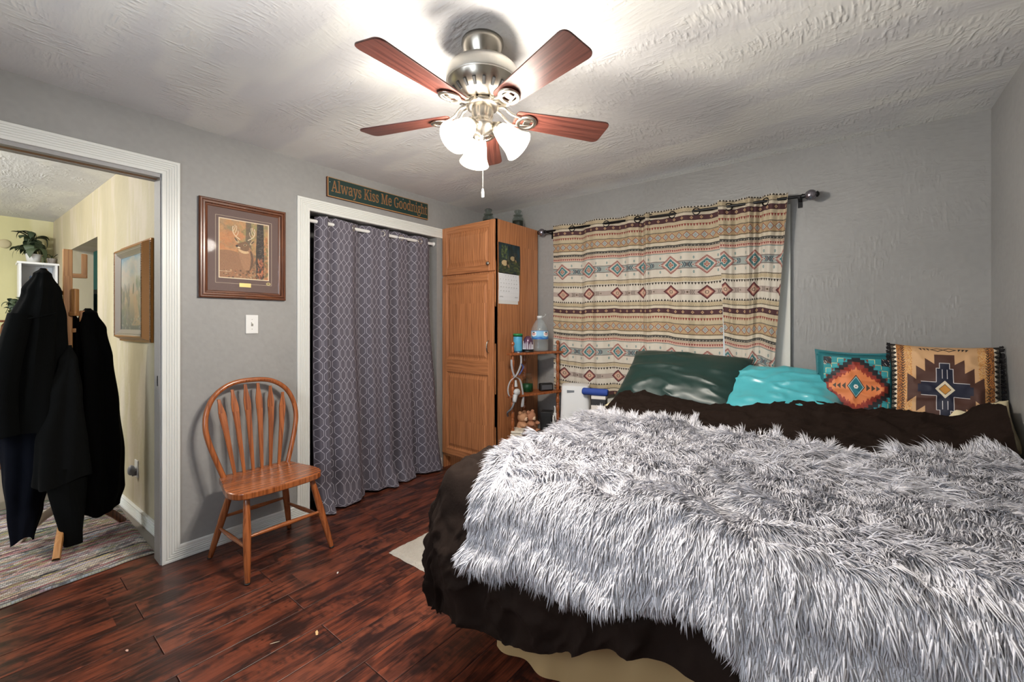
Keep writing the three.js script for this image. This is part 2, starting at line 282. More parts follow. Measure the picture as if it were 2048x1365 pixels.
  const rx = 0.784, rz = -0.621, fx = -0.621, fz = -0.784;
  [-12, 108, 228].forEach((deg) => {
    const a = deg * PI / 180, dx = cos(a) * rx + sin(a) * fx, dz = cos(a) * rz + sin(a) * fz;
    const lamp = new THREE.Group(); lamp.name = 'lamp'; fan.add(lamp);
    const axis = V3(dx * 0.72, -0.69, dz * 0.72).normalize(), base = V3(dx * 0.068, -0.352, dz * 0.068);
    lamp.position.copy(base); lamp.quaternion.setFromUnitVectors(V3(0, -1, 0), axis);
    part('lamp_socket', capGeo, M.nickel, lamp);
    part('lamp_shade', shadeGeo, shadeMat, lamp, 'glowing frosted white bell glass shade');
    part('bulb', bulbGeo, bulbMat, lamp);
    part('lamp_arm', tube([V3(dx * 0.03, -0.332, dz * 0.03), V3(dx * 0.048, -0.33, dz * 0.048), base.clone().addScaledVector(axis, -0.024)], 0.0085, 10, 10), M.nickel, fan);
    const warm = new THREE.Color(1.0, 0.93, 0.835), p = base.clone().addScaledVector(axis, 0.075), sp = new THREE.SpotLight(warm, FAN_POWER, 0, 1.47, 0.55, 2); sp.position.set(FX + p.x, H + p.y, FZ + p.z); sp.target.position.copy(sp.position).addScaledVector(axis, 1); scene.add(sp, sp.target); sp.castShadow = true; sp.shadow.mapSize.set(1024, 1024); sp.shadow.radius = 2.6; sp.name = 'lamp_spot';
    const li = new THREE.PointLight(warm, GLASS_POWER, 0, 2);
    li.position.set(FX + p.x, H + p.y, FZ + p.z); li.castShadow = true; li.shadow.mapSize.set(1024, 1024); li.shadow.radius = 2.6; li.name = 'lamp_light'; scene.add(li);
  });
  const chain = part('pull_chain', merge(tube([[0.004, -0.372, 0.004], [0.005, -0.45, 0.004], [0.005, -0.585, 0.004]], 0.0011, 12, 6), ...Array.from({ length: 44 }, (_, i) => new THREE.SphereGeometry(0.0021, 6, 4).translate(0.005, -0.378 - i * 0.0047, 0.004))), M.nickelPale, fan);
  part('chain_fob', lathe([[0, -0.586], [0.0035, -0.588], [0.0055, -0.6], [0.0055, -0.62], [0.0045, -0.624], [0, -0.624]], 12).translate(0.005, 0, 0.004), M.white, chain, 'small white pull fob');
}

// ---------- arrow-back wooden chair ----------
{
  const OX = 0.335, OZ = 2.258, ch = thing('wooden_chair', 'honey oak arrow-back chair with a bent hoop back against the grey wall', 'chair', [OX, 0, OZ]);
  const s = new THREE.Shape(); const fw = 0.232, bw = 0.185, xf = 0.185, xb = -0.2;
  s.moveTo(xb, -bw + 0.03); s.lineTo(xb, bw - 0.03); s.quadraticCurveTo(xb, bw, xb + 0.04, bw + 0.005); s.bezierCurveTo(-0.05, bw + 0.02, 0.05, fw + 0.012, 0.11, fw); s.quadraticCurveTo(xf - 0.012, fw - 0.012, xf - 0.005, fw - 0.07);
  s.bezierCurveTo(xf + 0.012, 0.08, xf + 0.012, -0.08, xf - 0.005, -fw + 0.07); s.quadraticCurveTo(xf - 0.012, -fw + 0.012, 0.11, -fw); s.bezierCurveTo(0.05, -fw - 0.012, -0.05, -bw - 0.02, xb + 0.04, -bw - 0.005); s.quadraticCurveTo(xb, -bw, xb, -bw + 0.03);
  let g = new THREE.ExtrudeGeometry(s, { depth: 0.022, bevelEnabled: true, bevelSize: 0.008, bevelThickness: 0.007, bevelSegments: 3, curveSegments: 14 }); g.rotateX(PI / 2); g.translate(0, 0.44, 0); metreUV(g, false);
  part('seat', g, M.chair, ch);
  const hx = (y) => lerp(-0.165, -0.262, (y - 0.43) / 0.545);
  const hp = [[0.172, 0.435], [0.205, 0.54], [0.236, 0.65], [0.248, 0.73], [0.238, 0.815], [0.196, 0.90], [0.115, 0.957], [0, 0.973]];
  const path = [...hp.map(([z, y]) => V3(hx(y), y, z)), ...hp.slice(0, -1).reverse().map(([z, y]) => V3(hx(y), y, -z))];
  g = tube(path, 0.0145, 90, 10); { const p = g.attributes.position; } metreUV(g, false);
  part('hoop', g, M.chair, ch);
  for (let k = 0; k < 6; k++) {
    const q = (k - 2.5) / 2.5, zb = q * 0.118, zt = q * 0.176, yt = 0.955 - 0.075 * q * q - 0.0035;
    const L = yt - 0.43, pts = [[-0.006, 0], [-0.007, 0.1 * L], [-0.0125, 0.6 * L], [-0.017, 0.78 * L], [-0.0165, 0.83 * L], [-0.007, 0.95 * L], [-0.006, L], [0.006, L], [0.007, 0.95 * L], [0.0165, 0.83 * L], [0.017, 0.78 * L], [0.0125, 0.6 * L], [0.007, 0.1 * L], [0.006, 0]];
    const e = extrude(pts, 0.011, 0.002); e.translate(0, 0, -0.0055); e.rotateY(-PI / 2); const po = e.attributes.position;
    for (let i = 0; i < po.count; i++) { const t = po.getY(i) / L, y = 0.43 + po.getY(i); po.setXYZ(i, po.getX(i) + hx(y) + 0.012 * sin(t * PI), y, po.getZ(i) + lerp(zb, zt, t)); }
    e.computeVertexNormals(); metreUV(e); part('spindle', e, M.chair, ch);
  }
  const foot = { fl: [0.226, 0.195], fr: [0.219, -0.255], bl: [-0.205, 0.232], br: [-0.215, -0.205] }, top = { fl: [0.13, 0.165], fr: [0.13, -0.175], bl: [-0.135, 0.135], br: [-0.135, -0.135] };
  const at = (k, y) => { const t = 1 - y / 0.42; return [lerp(top[k][0], foot[k][0], t), y, lerp(top[k][1], foot[k][1], t)]; };
  for (const k of ['fl', 'fr', 'bl', 'br']) { const l = part('leg', metreUV(bar(at(k, 0.008), at(k, 0.42), [[0, 0], [0, 0.0125], [0.25, 0.017], [0.55, 0.0195], [0.85, 0.0165], [1, 0.0135], [1, 0]], 16)), M.chair, ch); part('foot_glide', lathe([[0, 0], [0.012, 0], [0.013, 0.004], [0.012, 0.009], [0, 0.009]], 16).translate(...foot[k].flatMap((v, i) => (i ? [0, v] : [v]))), M.black, l); }
  const rung = (a, ya, b, yb) => part('stretcher', metreUV(bar(at(a, ya), at(b, yb), [[0, 0.007], [0.15, 0.009], [0.5, 0.0125], [0.85, 0.009], [1, 0.007]], 12), true), M.chair, ch);
  rung('fl', 0.215, 'fr', 0.215); rung('bl', 0.225, 'br', 0.225); rung('fl', 0.165, 'bl', 0.165); rung('fr', 0.185, 'br', 0.185);
}
// ---------- framed print, sign, switch on the left wall ----------
const facing = (w, h) => { const g = new THREE.PlaneGeometry(w, h); g.rotateY(PI / 2); return g; };            // upright picture that faces +x
// a frame rail along a rectangle: profile [(inset from the outer edge, height)], four mitred rails
function frameRails(w, h, prof, parent, m, facingX = true) {
  const put = (u, v, t) => (facingX ? [t, v, -u] : [u, v, t]);
  const rail = (a, b, dir) => { const pos = []; for (let i = 0; i + 1 < prof.length; i++) { const [i0, t0] = prof[i], [i1, t1] = prof[i + 1]; const P = (end, ins, t) => { const [cx, cy] = end; return put(cx * (w / 2 - ins), cy * (h / 2 - ins), t); }; const A = P(a, i0, t0), B = P(b, i0, t0), C = P(a, i1, t1), D = P(b, i1, t1); pos.push(...A, ...B, ...C, ...B, ...D, ...C); } const g = new THREE.BufferGeometry(); g.setAttribute('position', new THREE.Float32BufferAttribute(pos, 3)); g.computeVertexNormals(); metreUV(g, dir); return g; };
  part('frame_rail', rail([-1, -1], [1, -1], true), m, parent); part('frame_rail', rail([1, -1], [1, 1], false), m, parent); part('frame_rail', rail([1, 1], [-1, 1], true), m, parent); part('frame_rail', rail([-1, 1], [-1, -1], false), m, parent);
}
function blotch(c, R, n, x0, x1, y0, y1, r0, r1, cols, a = 0.5, sx = 1, sy = 1) { for (let i = 0; i < n; i++) { c.globalAlpha = a * (0.5 + 0.5 * R()); c.fillStyle = cols[floor(R() * cols.length)]; c.beginPath(); const r = lerp(r0, r1, R()); c.ellipse(lerp(x0, x1, R()), lerp(y0, y1, R()), r * sx, r * sy, (R() - 0.5) * 1.2, 0, 7); c.fill(); } c.globalAlpha = 1; }
{
  const w = 0.478, h = 0.583, f = thing('framed_print', 'framed print of a whitetail buck in autumn woods above the light switch', 'picture', [0.004, 1.76, 2.27]);
  frameRails(w, h, [[0, 0], [0, 0.016], [0.006, 0.022], [0.012, 0.022], [0.015, 0.017], [0.02, 0.019], [0.028, 0.019], [0.033, 0.011], [0.040, 0.009], [0.044, 0.006]], f, M.darkOak);
  part('backing', facing(w - 0.004, h - 0.004).translate(0.001, 0, 0), M.darkOak, f);
  const mw = w - 0.086, mh = h - 0.086;
  const art = canvasTex(768, 980, (c, W2, H2) => {
    const R = rng(77); c.fillStyle = '#5d4843'; c.fillRect(0, 0, W2, H2); blotch(c, R, 900, 0, W2, 0, H2, 3, 14, ['#64504a', '#58433f', '#5f4b46'], 0.25);
    c.strokeStyle = '#c9b9a0'; c.lineWidth = 3; c.strokeRect(82, 92, 604, 790); c.fillStyle = '#d9c7a9'; c.fillRect(112, 118, 544, 706);
    const x0 = 122, y0 = 128, x1 = 646, y1 = 814; c.save(); c.beginPath(); c.rect(x0, y0, x1 - x0, y1 - y0); c.clip();
    c.fillStyle = '#957a5c'; c.fillRect(x0, y0, 700, 800);
    blotch(c, R, 260, x0, x1, y0, y0 + 420, 12, 46, ['#b5814f', '#c48d58', '#a07a52', '#8d7d5c', '#7d7a52', '#c79a6c', '#7b6a50'], 0.5);
    blotch(c, R, 120, x0, x0 + 250, y0 + 150, y0 + 430, 14, 46, ['#b9794a', '#c08c5e', '#ab6f45'], 0.4); blotch(c, R, 90, x0 + 200, x1, y0, y0 + 420, 10, 26, ['#6f7a48', '#5d6b45', '#8a8b58'], 0.45);
    blotch(c, R, 260, x0, x1, y0 + 400, y1, 8, 30, ['#6e4b33', '#8b5c3c', '#5b4331', '#b07048', '#44382b'], 0.5);
    c.fillStyle = '#4c4038'; c.globalAlpha = 0.65; c.fillRect(395, y0, 60, 330); c.globalAlpha = 1;                                         // far trunk
    c.fillStyle = '#2f2824'; c.beginPath(); c.moveTo(520, y0); c.lineTo(592, y0); c.lineTo(600, 480); c.lineTo(596, y1); c.lineTo(512, y1); c.lineTo(508, 470); c.fill();   // near trunk
    for (let i = 0; i < 120; i++) { c.globalAlpha = 0.5; c.strokeStyle = ['#6e6258', '#8d8276', '#18130f'][i % 3]; c.lineWidth = 2 + 4 * R(); const y = lerp(y0, 600, R()), x = lerp(512, 575, R()); c.beginPath(); c.moveTo(x, y); c.lineTo(x + 8 + 22 * R(), y + 12 * (R() - 0.5)); c.stroke(); }
    c.globalAlpha = 1; blotch(c, R, 120, 525, 590, 560, 800, 4, 12, ['#c4673f', '#d37f50', '#a84f35'], 0.6, 0.6, 1.6); blotch(c, R, 120, 600, x1, 300, y1, 6, 16, ['#b5623c', '#7f5b3a', '#4f5a35', '#c78a55'], 0.55, 0.7, 1.3);
    // deer body, neck, head
    const brown = (s) => { c.fillStyle = s; };
    brown('#8f6749'); c.beginPath(); c.moveTo(x0, 500); c.bezierCurveTo(200, 480, 280, 490, 330, 520); c.bezierCurveTo(345, 560, 420, 720, 400, 800); c.lineTo(x0, 820); c.fill();
    brown('#9c7252'); c.beginPath(); c.moveTo(318, 470); c.bezierCurveTo(320, 560, 350, 640, 370, 700); c.bezierCurveTo(420, 740, 470, 690, 478, 610); c.bezierCurveTo(490, 540, 470, 480, 440, 430); c.fill();
    brown('#5f4634'); c.beginPath(); c.moveTo(452, 470); c.bezierCurveTo(500, 560, 480, 680, 430, 730); c.bezierCurveTo(450, 640, 460, 560, 440, 480); c.fill();
    brown('#c9a97f'); c.beginPath(); c.moveTo(316, 480); c.bezierCurveTo(350, 520, 400, 520, 432, 500); c.lineTo(420, 480); c.bezierCurveTo(380, 490, 340, 470, 318, 462); c.fill();
    brown('#73553d'); c.beginPath(); c.moveTo(292, 420); c.bezierCurveTo(310, 395, 350, 380, 385, 365); c.bezierCurveTo(430, 372, 440, 420, 428, 465); c.bezierCurveTo(390, 500, 345, 470, 320, 455); c.bezierCurveTo(300, 452, 286, 440, 292, 420); c.fill();
    brown('#d9c7a4'); c.beginPath(); c.ellipse(318, 444, 22, 8, 0.35, 0, 7); c.fill(); brown('#191411'); c.beginPath(); c.ellipse(300, 430, 14, 11, 0.3, 0, 7); c.fill(); c.beginPath(); c.ellipse(386, 410, 8, 7, 0, 0, 7); c.fill();
    brown('#cdbb8e'); c.beginPath(); c.ellipse(388, 408, 17, 9, -0.2, 0, 7); c.lineWidth = 3; c.strokeStyle = '#cdbb8e'; c.stroke();
    brown('#b39c76'); c.beginPath(); c.ellipse(298, 362, 15, 38, -0.6, 0, 7); c.fill(); c.beginPath(); c.ellipse(462, 372, 15, 34, 0.65, 0, 7); c.fill(); brown('#584231'); c.beginPath(); c.ellipse(291, 352, 9, 28, -0.6, 0, 7); c.fill(); c.beginPath(); c.ellipse(470, 366, 8, 24, 0.65, 0, 7); c.fill();
    c.strokeStyle = '#d6c3a4'; c.lineCap = 'round'; const horn = (s, bx) => { c.lineWidth = 9; c.beginPath(); c.moveTo(bx, 345); c.bezierCurveTo(bx - 40 * s, 320, bx - 90 * s, 290, bx - 70 * s, 200); c.stroke(); for (const [t, l] of [[0.25, 60], [0.5, 90], [0.75, 70]]) { c.lineWidth = 6; const px = bx - (20 + 65 * t) * s, py = 335 - 110 * t; c.beginPath(); c.moveTo(px, py); c.quadraticCurveTo(px + 26 * s, py - l * 0.5, px + 18 * s, py - l); c.stroke(); } };
    horn(1, 330); horn(-1, 420);
    for (let i = 0; i < 500; i++) { c.globalAlpha = 0.2; c.strokeStyle = R() > 0.5 ? '#b18863' : '#553c2b'; c.lineWidth = 1.5; const x = lerp(x0, 480, R()), y = lerp(520, 800, R()); c.beginPath(); c.moveTo(x, y); c.lineTo(x + 6, y + 14); c.stroke(); } c.globalAlpha = 1;
    blotch(c, R, 90, x0 + 40, x1, 720, y1, 4, 12, ['#c98a58', '#2c241c', '#a4653f', '#d0b38a'], 0.6); c.fillStyle = '#d9c7a9'; c.globalAlpha = 0.7; c.fillRect(x0, 740, 110, 5); c.globalAlpha = 1; for (let i = 0; i < 5200; i++) { const x = lerp(x0, x1, R()), y = lerp(y0, y1, R()); c.globalAlpha = 0.22; c.strokeStyle = ['#5e4332', '#a9805c', '#c99a6e', '#3d2f26', '#8d6a50', '#b98a72', '#6d6a4a'][floor(R() * 7)]; c.lineWidth = 1 + 2.5 * R(); c.beginPath(); c.moveTo(x, y); c.lineTo(x + 10 * (R() - 0.5), y + 16 * (R() - 0.2)); c.stroke(); } c.globalAlpha = 1; c.restore();
    c.fillStyle = '#b9a874'; c.beginPath(); c.ellipse(650, 862, 27, 18, 0, 0, 7); c.fill(); c.fillStyle = '#7d6f49'; c.beginPath(); c.ellipse(650, 862, 16, 10, 0, 0, 7); c.fill();
  }, false);
  part('print', facing(mw + 0.002, mh + 0.002).translate(0.0045, 0, 0), mat('#ffffff', 0.6, { map: art }), f, 'brown matted print of a buck beside a dark trunk');
  part('name_plate', box(0.005, 0.0062, -mh / 2 + 0.030, -mh / 2 + 0.054, -0.034, 0.03), mat('#b7a66a', 0.4, { metalness: 0.5 }), f, 'small brass plate');
  part('glass', box(0.0066, 0.0078, -mh / 2, mh / 2, -mw / 2, mw / 2), mat('#ffffff', 0.05, { transmission: 1, thickness: 0, ior: 1.45, specularIntensity: 0.02 }), f);
}
{
  const w = 0.926, h = 0.142, z = 1.283, y = 2.302, s = thing('wooden_sign', 'dark green wooden sign reading Always Kiss Me Goodnight over the closet', 'sign', [0.002, y, z]); s.rotation.x = 0.006;
  part('board', rbox(0, 0.02, -h / 2, h / 2, -w / 2, w / 2, 0.002), mat('#ffffff', 0.5, { map: woodMap(T.darkOak) }), s);
  const face = canvasTex(1536, 236, (c, a, b) => {
    const R = rng(9); c.fillStyle = '#a97d4e'; c.fillRect(0, 0, a, b); c.fillStyle = '#17302c'; c.fillRect(10, 6, a - 16, b - 16); blotch(c, R, 500, 12, a - 10, 8, b - 12, 2, 9, ['#1b3833', '#132823', '#1f3d36'], 0.3);
    const text = 'Always Kiss Me Goodnight', xs = [0.035]; c.font = '188px serif'; c.textBaseline = 'alphabetic'; const tw = c.measureText(text).width; c.save(); c.translate(46, 168); c.scale((a - 66) / tw, 1); c.lineWidth = 3; c.strokeStyle = '#b0854e'; c.fillStyle = '#774a2a'; c.lineWidth = 2.6; c.fillText(text, 0, 0); c.strokeText(text, 0, 0); c.restore();
    c.fillStyle = '#e7e2d2'; for (const [x, q] of [[28, 60], [1380, 150], [1090, 30]]) { c.beginPath(); c.arc(x, q, 4, 0, 7); c.fill(); }
  }, false);
  part('painted_face', facing(w - 0.003, h - 0.003).translate(0.0206, 0, 0), mat('#ffffff', 0.55, { map: face }), s, 'green face with brown serif lettering');
}
{
  const s = thing('light_switch', 'white toggle light switch plate below the framed print', 'switch', [0.001, 1.312, 2.228]);
  part('plate', rbox(0, 0.006, -0.0585, 0.0585, -0.0355, 0.0355, 0.003), M.white, s);
  part('toggle_slot', box(0.006, 0.0063, -0.012, 0.012, -0.006, 0.006), mat('#8a8780', 0.6), s);
  const t = part('toggle', rbox(-0.004, 0.014, -0.0045, 0.0045, -0.0045, 0.0045, 0.002), mat('#e6e3da', 0.4), s); t.position.set(0.004, 0.002, 0); t.rotation.z = 0.45;
  for (const y of [-0.03, 0.03]) part('screw', lathe([[0, 0], [0.0028, 0], [0.002, 0.0012], [0, 0.0014]], 10).rotateZ(-PI / 2).translate(0.006, y, 0), mat('#b0aea8', 0.3, { metalness: 0.6 }), s);
}

// ---------- closet: rod, curtain, dark clothes behind it ----------
{
  const rx = -0.036, ry = 2.043;
  const rod = thing('closet_rod', 'white tension rod across the closet opening', 'curtain rod', [rx, ry, 0]);
  part('tube', tube([[0, 0, CZ0 + 0.012], [0, 0, 1.3], [0, 0, CZ1 - 0.012]], 0.0135, 8, 16), M.white, rod);
  for (const [z, d] of [[CZ0 + 0.002, 0.012], [CZ1 - 0.014, 0.012]]) part('end_cap', lathe([[0, 0], [0.02, 0], [0.02, d], [0, d]], 20).rotateX(PI / 2).translate(0, 0, z), M.white, rod);
  // hexagon lattice cloth
  const hex = canvasTex(768, 960, (c, a, b) => {
    c.fillStyle = '#55515b'; c.fillRect(0, 0, a, b); const R = rng(3); for (let i = 0; i < 26000; i++) { c.globalAlpha = 0.16; c.fillStyle = R() > 0.5 ? '#77737d' : '#45424b'; c.fillRect(R() * a, R() * b, 4, 1.5); c.fillRect(R() * a, R() * b, 1.5, 4); } c.globalAlpha = 1;
    const n = 8, m = 8, cw = a / n, hh = b / m; c.strokeStyle = '#b2aeb8'; c.lineWidth = 4.6; c.lineJoin = 'miter';
    for (let i = -1; i <= n; i++) for (let j = -1; j <= m; j++) { const x = i * cw, y = j * hh, P = [[0.5, 0], [0.9, 0.27], [0.9, 0.73], [0.5, 1], [0.1, 0.73], [0.1, 0.27]]; c.beginPath(); P.forEach(([u, v], k) => (k ? c.lineTo(x + u * cw, y + v * hh) : c.moveTo(x + u * cw, y + v * hh))); c.closePath(); c.stroke(); }
    c.lineWidth = 5.2; for (let i = -1; i <= n; i++) for (let j = -1; j <= m; j++) { const x = i * cw, y = j * hh; c.beginPath(); c.moveTo(x + 0.9 * cw, y + 0.73 * hh); c.lineTo(x + 1.0 * cw, y + 0.8 * hh); c.lineTo(x + 1.1 * cw, y + 0.73 * hh); c.moveTo(x + 0.9 * cw, y + 0.27 * hh); c.lineTo(x + 1.0 * cw, y + 0.2 * hh); c.lineTo(x + 1.1 * cw, y + 0.27 * hh); }
  });
  M.hex = mat('#ffffff', 0.75, { map: rep(hex, 1 / 0.5, 1 / 0.64), sheen: 0.2 });
  const cur = thing('closet_curtain', 'grey closet curtain with white hexagon lattice pooling on the floor', 'curtain', [0, 0, 0]);
  const waves = [[0.0, 0.0], [0.02, 0.03], [0.06, 0.045], [0.1, 0.0], [0.15, 0.028], [0.25, 0.034], [0.31, 0.012], [0.345, -0.02], [0.42, 0.022], [0.5, 0.02], [0.53, 0.036], [0.56, 0.034], [0.6, -0.02], [0.66, 0.02], [0.75, 0.018], [0.78, -0.02], [0.85, 0.02], [0.95, 0.022], [1, 0]];
  const wave = (u) => { for (let i = 0; i + 1 < waves.length; i++) { const [a, p] = waves[i], [b, q] = waves[i + 1]; if (u <= b) { const t = (u - a) / (b - a); return lerp(p, q, t * t * (3 - 2 * t)); } } return 0; };
  const topY = 2.088;
  const pt = (u, v) => {
    const e = sstep(0.25, 1, v), z0 = lerp(1.805, 1.835, v), z1 = lerp(0.745, 0.70, e); let z = lerp(z0, z1, u);
    const wob = 0.9 + 0.6 * v; let x = -0.05 + wave(u) * wob * 1.5 + 0.10 * e * (0.55 + 0.45 * sin(u * 7 + 0.5)) * (0.35 + 0.65 * sstep(0.0, 0.2, u));
    x += 0.035 * sstep(0.55, 1, v) * (fbm(u * 6, v * 3, 31, 2) - 0.5) * 2; x += 0.006 * (fbm(u * 30, v * 8, 36, 2) - 0.5);
    const hem = 0.012 + 0.05 * sstep(0.6, 0.52, abs(u - 0.6) * 4) * 0 + 0.03 * (fbm(u * 5, 2, 37, 2) - 0.3);
    let y = lerp(topY - 0.01 * (0.5 + 0.5 * cos(u * 2 * PI * 4)), max(0.006, hem), v);
    // soft pooling near the floor
    const k = sstep(0.9, 1, v), pool = k * (0.5 + 0.5 * sin(u * 11 + 1.2)); x += 0.085 * pool; y = lerp(y, 0.008 + 0.02 * (1 - pool), k * 0.6);
    return [x, max(y, 0.004), z, u * 1.62, v * 2.1];
  };
  part('cloth', sheet(pt, 260, 170), M.hex, cur);
  // grommets where the rod passes through the cloth
  for (const u of [0.085, 0.27, 0.335, 0.51, 0.585, 0.69, 0.765, 0.88]) { const p = pt(u, 0.021), q = pt(u + 0.01, 0.021); const g = new THREE.TorusGeometry(0.021, 0.0035, 8, 24); const m = part('grommet', g, mat('#cfcac0', 0.25, { metalness: 0.8 }), cur); m.position.set(p[0], ry, p[2]); m.rotation.y = atan2(q[2] - p[2], -(q[0] - p[0])) + 0.0; }
  const navy = mat('#0d0f1d', 0.9);
  [[1.72, 0.16, '#10142a'], [1.55, 0.13, '#0c0c10'], [1.2, 0.15, '#1a1a22']].forEach(([z, d, col], k) => {
    solo('hanging_garment', ['dark navy coat hanging inside the closet behind the curtain edge', 'black shirt hanging inside the closet', 'charcoal jacket hanging inside the closet'][k], 'coat', sheet((u, v) => { const a = u * 2 * PI, w = (0.25 + 0.05 * v) * (v < 0.12 ? sqrt(v / 0.12) * 0.9 + 0.1 : 1); return [-0.48 + w * cos(a) * (1 + 0.06 * sin(5 * a)), 1.85 - 1.25 * v, z + d * 0.45 * sin(a) * (1 + 0.2 * sin(7 * a + v * 3))]; }, 40, 24), mat(col, 0.9), 'clothes inside the closet');
  });
}
// ---------- tall oak cabinet in the corner ----------
const ring = (w0, w1, y0, y1) => [[w0, y0], [w1, y0], [w1, y1], [w0, y1]];
{
  const X1 = 0.642, Z0 = 0.03, Z1 = 0.628, TOP = 2.19, c = thing('tall_cabinet', 'tall oak pantry cabinet with raised panel doors in the corner', 'cabinet', [0.006, 0, 0]);
  part('side_panel', box(X1 - 0.018, X1, 0, TOP, Z0, Z1), M.oakSide, c, 'oak veneer side');
  part('side_panel', box(0, 0.018, 0, TOP, Z0, Z1), M.oakSide, c);
  part('back_panel', box(0.018, X1 - 0.018, 0.1, TOP, Z0, Z0 + 0.01), M.oakSide, c);
  part('top_panel', box(0.018, X1 - 0.018, TOP - 0.018, TOP, Z0 + 0.01, Z1), M.oakSide, c);
  part('bottom_panel', box(0.018, X1 - 0.018, 0.11, 0.128, Z0 + 0.01, Z1 - 0.02), M.oakSide, c);
  part('toe_kick', box(0.018, X1 - 0.018, 0.0, 0.11, Z1 - 0.09, Z1 - 0.075), M.oak, c);
  for (const y of [0.55, 0.95, 1.35, 1.74]) part('inner_shelf', box(0.018, X1 - 0.018, y, y + 0.018, Z0 + 0.01, Z1 - 0.03), M.oakSide, c);
  // face frame
  part('face_frame', merge(box(0, 0.04, 0.11, TOP, Z1 - 0.018, Z1), box(X1 - 0.04, X1, 0.11, TOP, Z1 - 0.018, Z1), box(0.04, X1 - 0.04, TOP - 0.05, TOP, Z1 - 0.018, Z1), box(0.04, X1 - 0.04, 1.72, 1.77, Z1 - 0.018, Z1), box(0.04, X1 - 0.04, 0.11, 0.15, Z1 - 0.018, Z1)), M.oak, c);
  const raised = (x0, x1, y0, y1, z) => { const pos = []; const R2 = [[0, 0.0], [0.012, -0.006], [0.02, -0.006], [0.045, 0.003], [0.05, 0.003]]; for (let i = 0; i + 1 < R2.length; i++) { const [a, p] = R2[i], [b, q] = R2[i + 1]; const C = (k, ins, t) => { const [sx, sy] = [[0, 0], [1, 0], [1, 1], [0, 1]][k]; return [sx ? x1 - ins : x0 + ins, sy ? y1 - ins : y0 + ins, z + t]; }; for (let k = 0; k < 4; k++) { const n = (k + 1) % 4, A = C(k, a, p), B = C(n, a, p), D = C(k, b, q), E = C(n, b, q); pos.push(...A, ...B, ...D, ...B, ...E, ...D); } } const e = 0.05, z2 = z + 0.003; pos.push(x0 + e, y0 + e, z2, x1 - e, y0 + e, z2, x1 - e, y1 - e, z2, x0 + e, y0 + e, z2, x1 - e, y1 - e, z2, x0 + e, y1 - e, z2); const g = new THREE.BufferGeometry(); g.setAttribute('position', new THREE.Float32BufferAttribute(pos, 3)); g.computeVertexNormals(); return metreUV(g, false, x0 * 3.1, y0 * 1.7); };
  const door = (y0, y1, splits, turn, label) => {          // hinged on the left edge
    const d = new THREE.Group(); d.name = 'door'; d.userData.label = label; c.add(d); d.position.set(0.012, 0, Z1 + 0.001); d.rotation.y = -turn;
    const w = X1 - 0.016, st = 0.058, th = 0.02;
    part('stile', rbox(0, st, y0, y1, 0, th, 0.003), M.oak, d); part('stile', rbox(w - st, w, y0, y1, 0, th, 0.003), M.oak, d);
    const ys = [[y0, y0 + st], ...splits, [y1 - st, y1]];
    for (const [a, b] of ys) part('rail', metreUV(rbox(st, w - st, a, b, 0, th, 0.003), true, a, 0.2), M.oak, d);
    for (let i = 0; i + 1 < ys.length; i++) part('panel', raised(st, w - st, ys[i][1], ys[i + 1][0], th - 0.004), M.oak, d);
    return d;
  };
  const up = door(1.757, 2.184, [], 0, 'upper oak cabinet door');
  part('knob', lathe([[0, 0], [0.007, 0], [0.006, 0.012], [0.013, 0.016], [0.016, 0.022], [0.013, 0.028], [0, 0.03]], 20).rotateX(PI / 2).translate(0.572, 1.818, 0.02), M.nickel, up);
  const lo = door(0.14, 1.735, [[0.885, 1.005]], 0.02, 'lower oak cabinet door standing slightly ajar');
  part('handle', tube([[0.578, 1.075, 0.02], [0.578, 1.082, 0.038], [0.578, 1.125, 0.048], [0.578, 1.168, 0.038], [0.578, 1.175, 0.02]], 0.005, 24, 8), M.nickel, lo, 'arched metal pull');
  // glass jars on top
  const jg = mat('#dfe6e2', 0.04, { transmission: 1, thickness: 0, ior: 1.45 });
  [[0.36, 0.40, 'clear glass jar with dark filling on the cabinet top beside the wire basket', 1], [0.545, 0.20, 'clear glass jar with dark filling standing alone on the cabinet top', 0]].forEach(([x, z, label]) => {
    const j = thing('glass_jar', label, 'jar', [x, TOP + 0.001, z], 0, 'jars on the cabinet');
    part('jar_body', lathe([[0, 0.001], [0.045, 0.001], [0.052, 0.006], [0.053, 0.08], [0.048, 0.098], [0.038, 0.108], [0.038, 0.118]], 28), jg, j);
    part('filling', lathe([[0, 0.004], [0.047, 0.004], [0.049, 0.07], [0, 0.078]], 24), mat('#20261f', 0.7), j, 'dark filling');
    part('lid', lathe([[0, 0.118], [0.042, 0.118], [0.044, 0.125], [0.03, 0.132], [0.026, 0.142], [0.036, 0.158], [0.034, 0.17], [0, 0.172]], 28), jg, j);
  });
  { const b = thing('wire_basket', 'small dark wire basket behind the jar on the cabinet', 'basket', [0.31, TOP + 0.001, 0.40]); const gs = []; for (let k = 0; k < 3; k++) { const t = new THREE.TorusGeometry(0.085 + 0.008 * k, 0.0022, 6, 30); t.rotateX(PI / 2); t.translate(0, 0.004 + 0.03 * k, 0); gs.push(t); } for (let k = 0; k < 14; k++) { const a = k / 14 * 2 * PI; gs.push(tube([[0.085 * cos(a), 0.003, 0.085 * sin(a)], [0.093 * cos(a), 0.03, 0.093 * sin(a)], [0.101 * cos(a), 0.064, 0.101 * sin(a)]], 0.0016, 4, 5)); } part('wires', merge(gs), M.blackMetal, b); part('base', disc(0.085, 0.002), M.blackMetal, b); b.position.set(0.20, TOP + 0.001, 0.28); }
  // calendar on the side panel
  const K = thing('wall_calendar', 'wall calendar with a wildlife photo hung on the cabinet side', 'calendar', [0.006 + X1 + 0.001, 0, 0]);
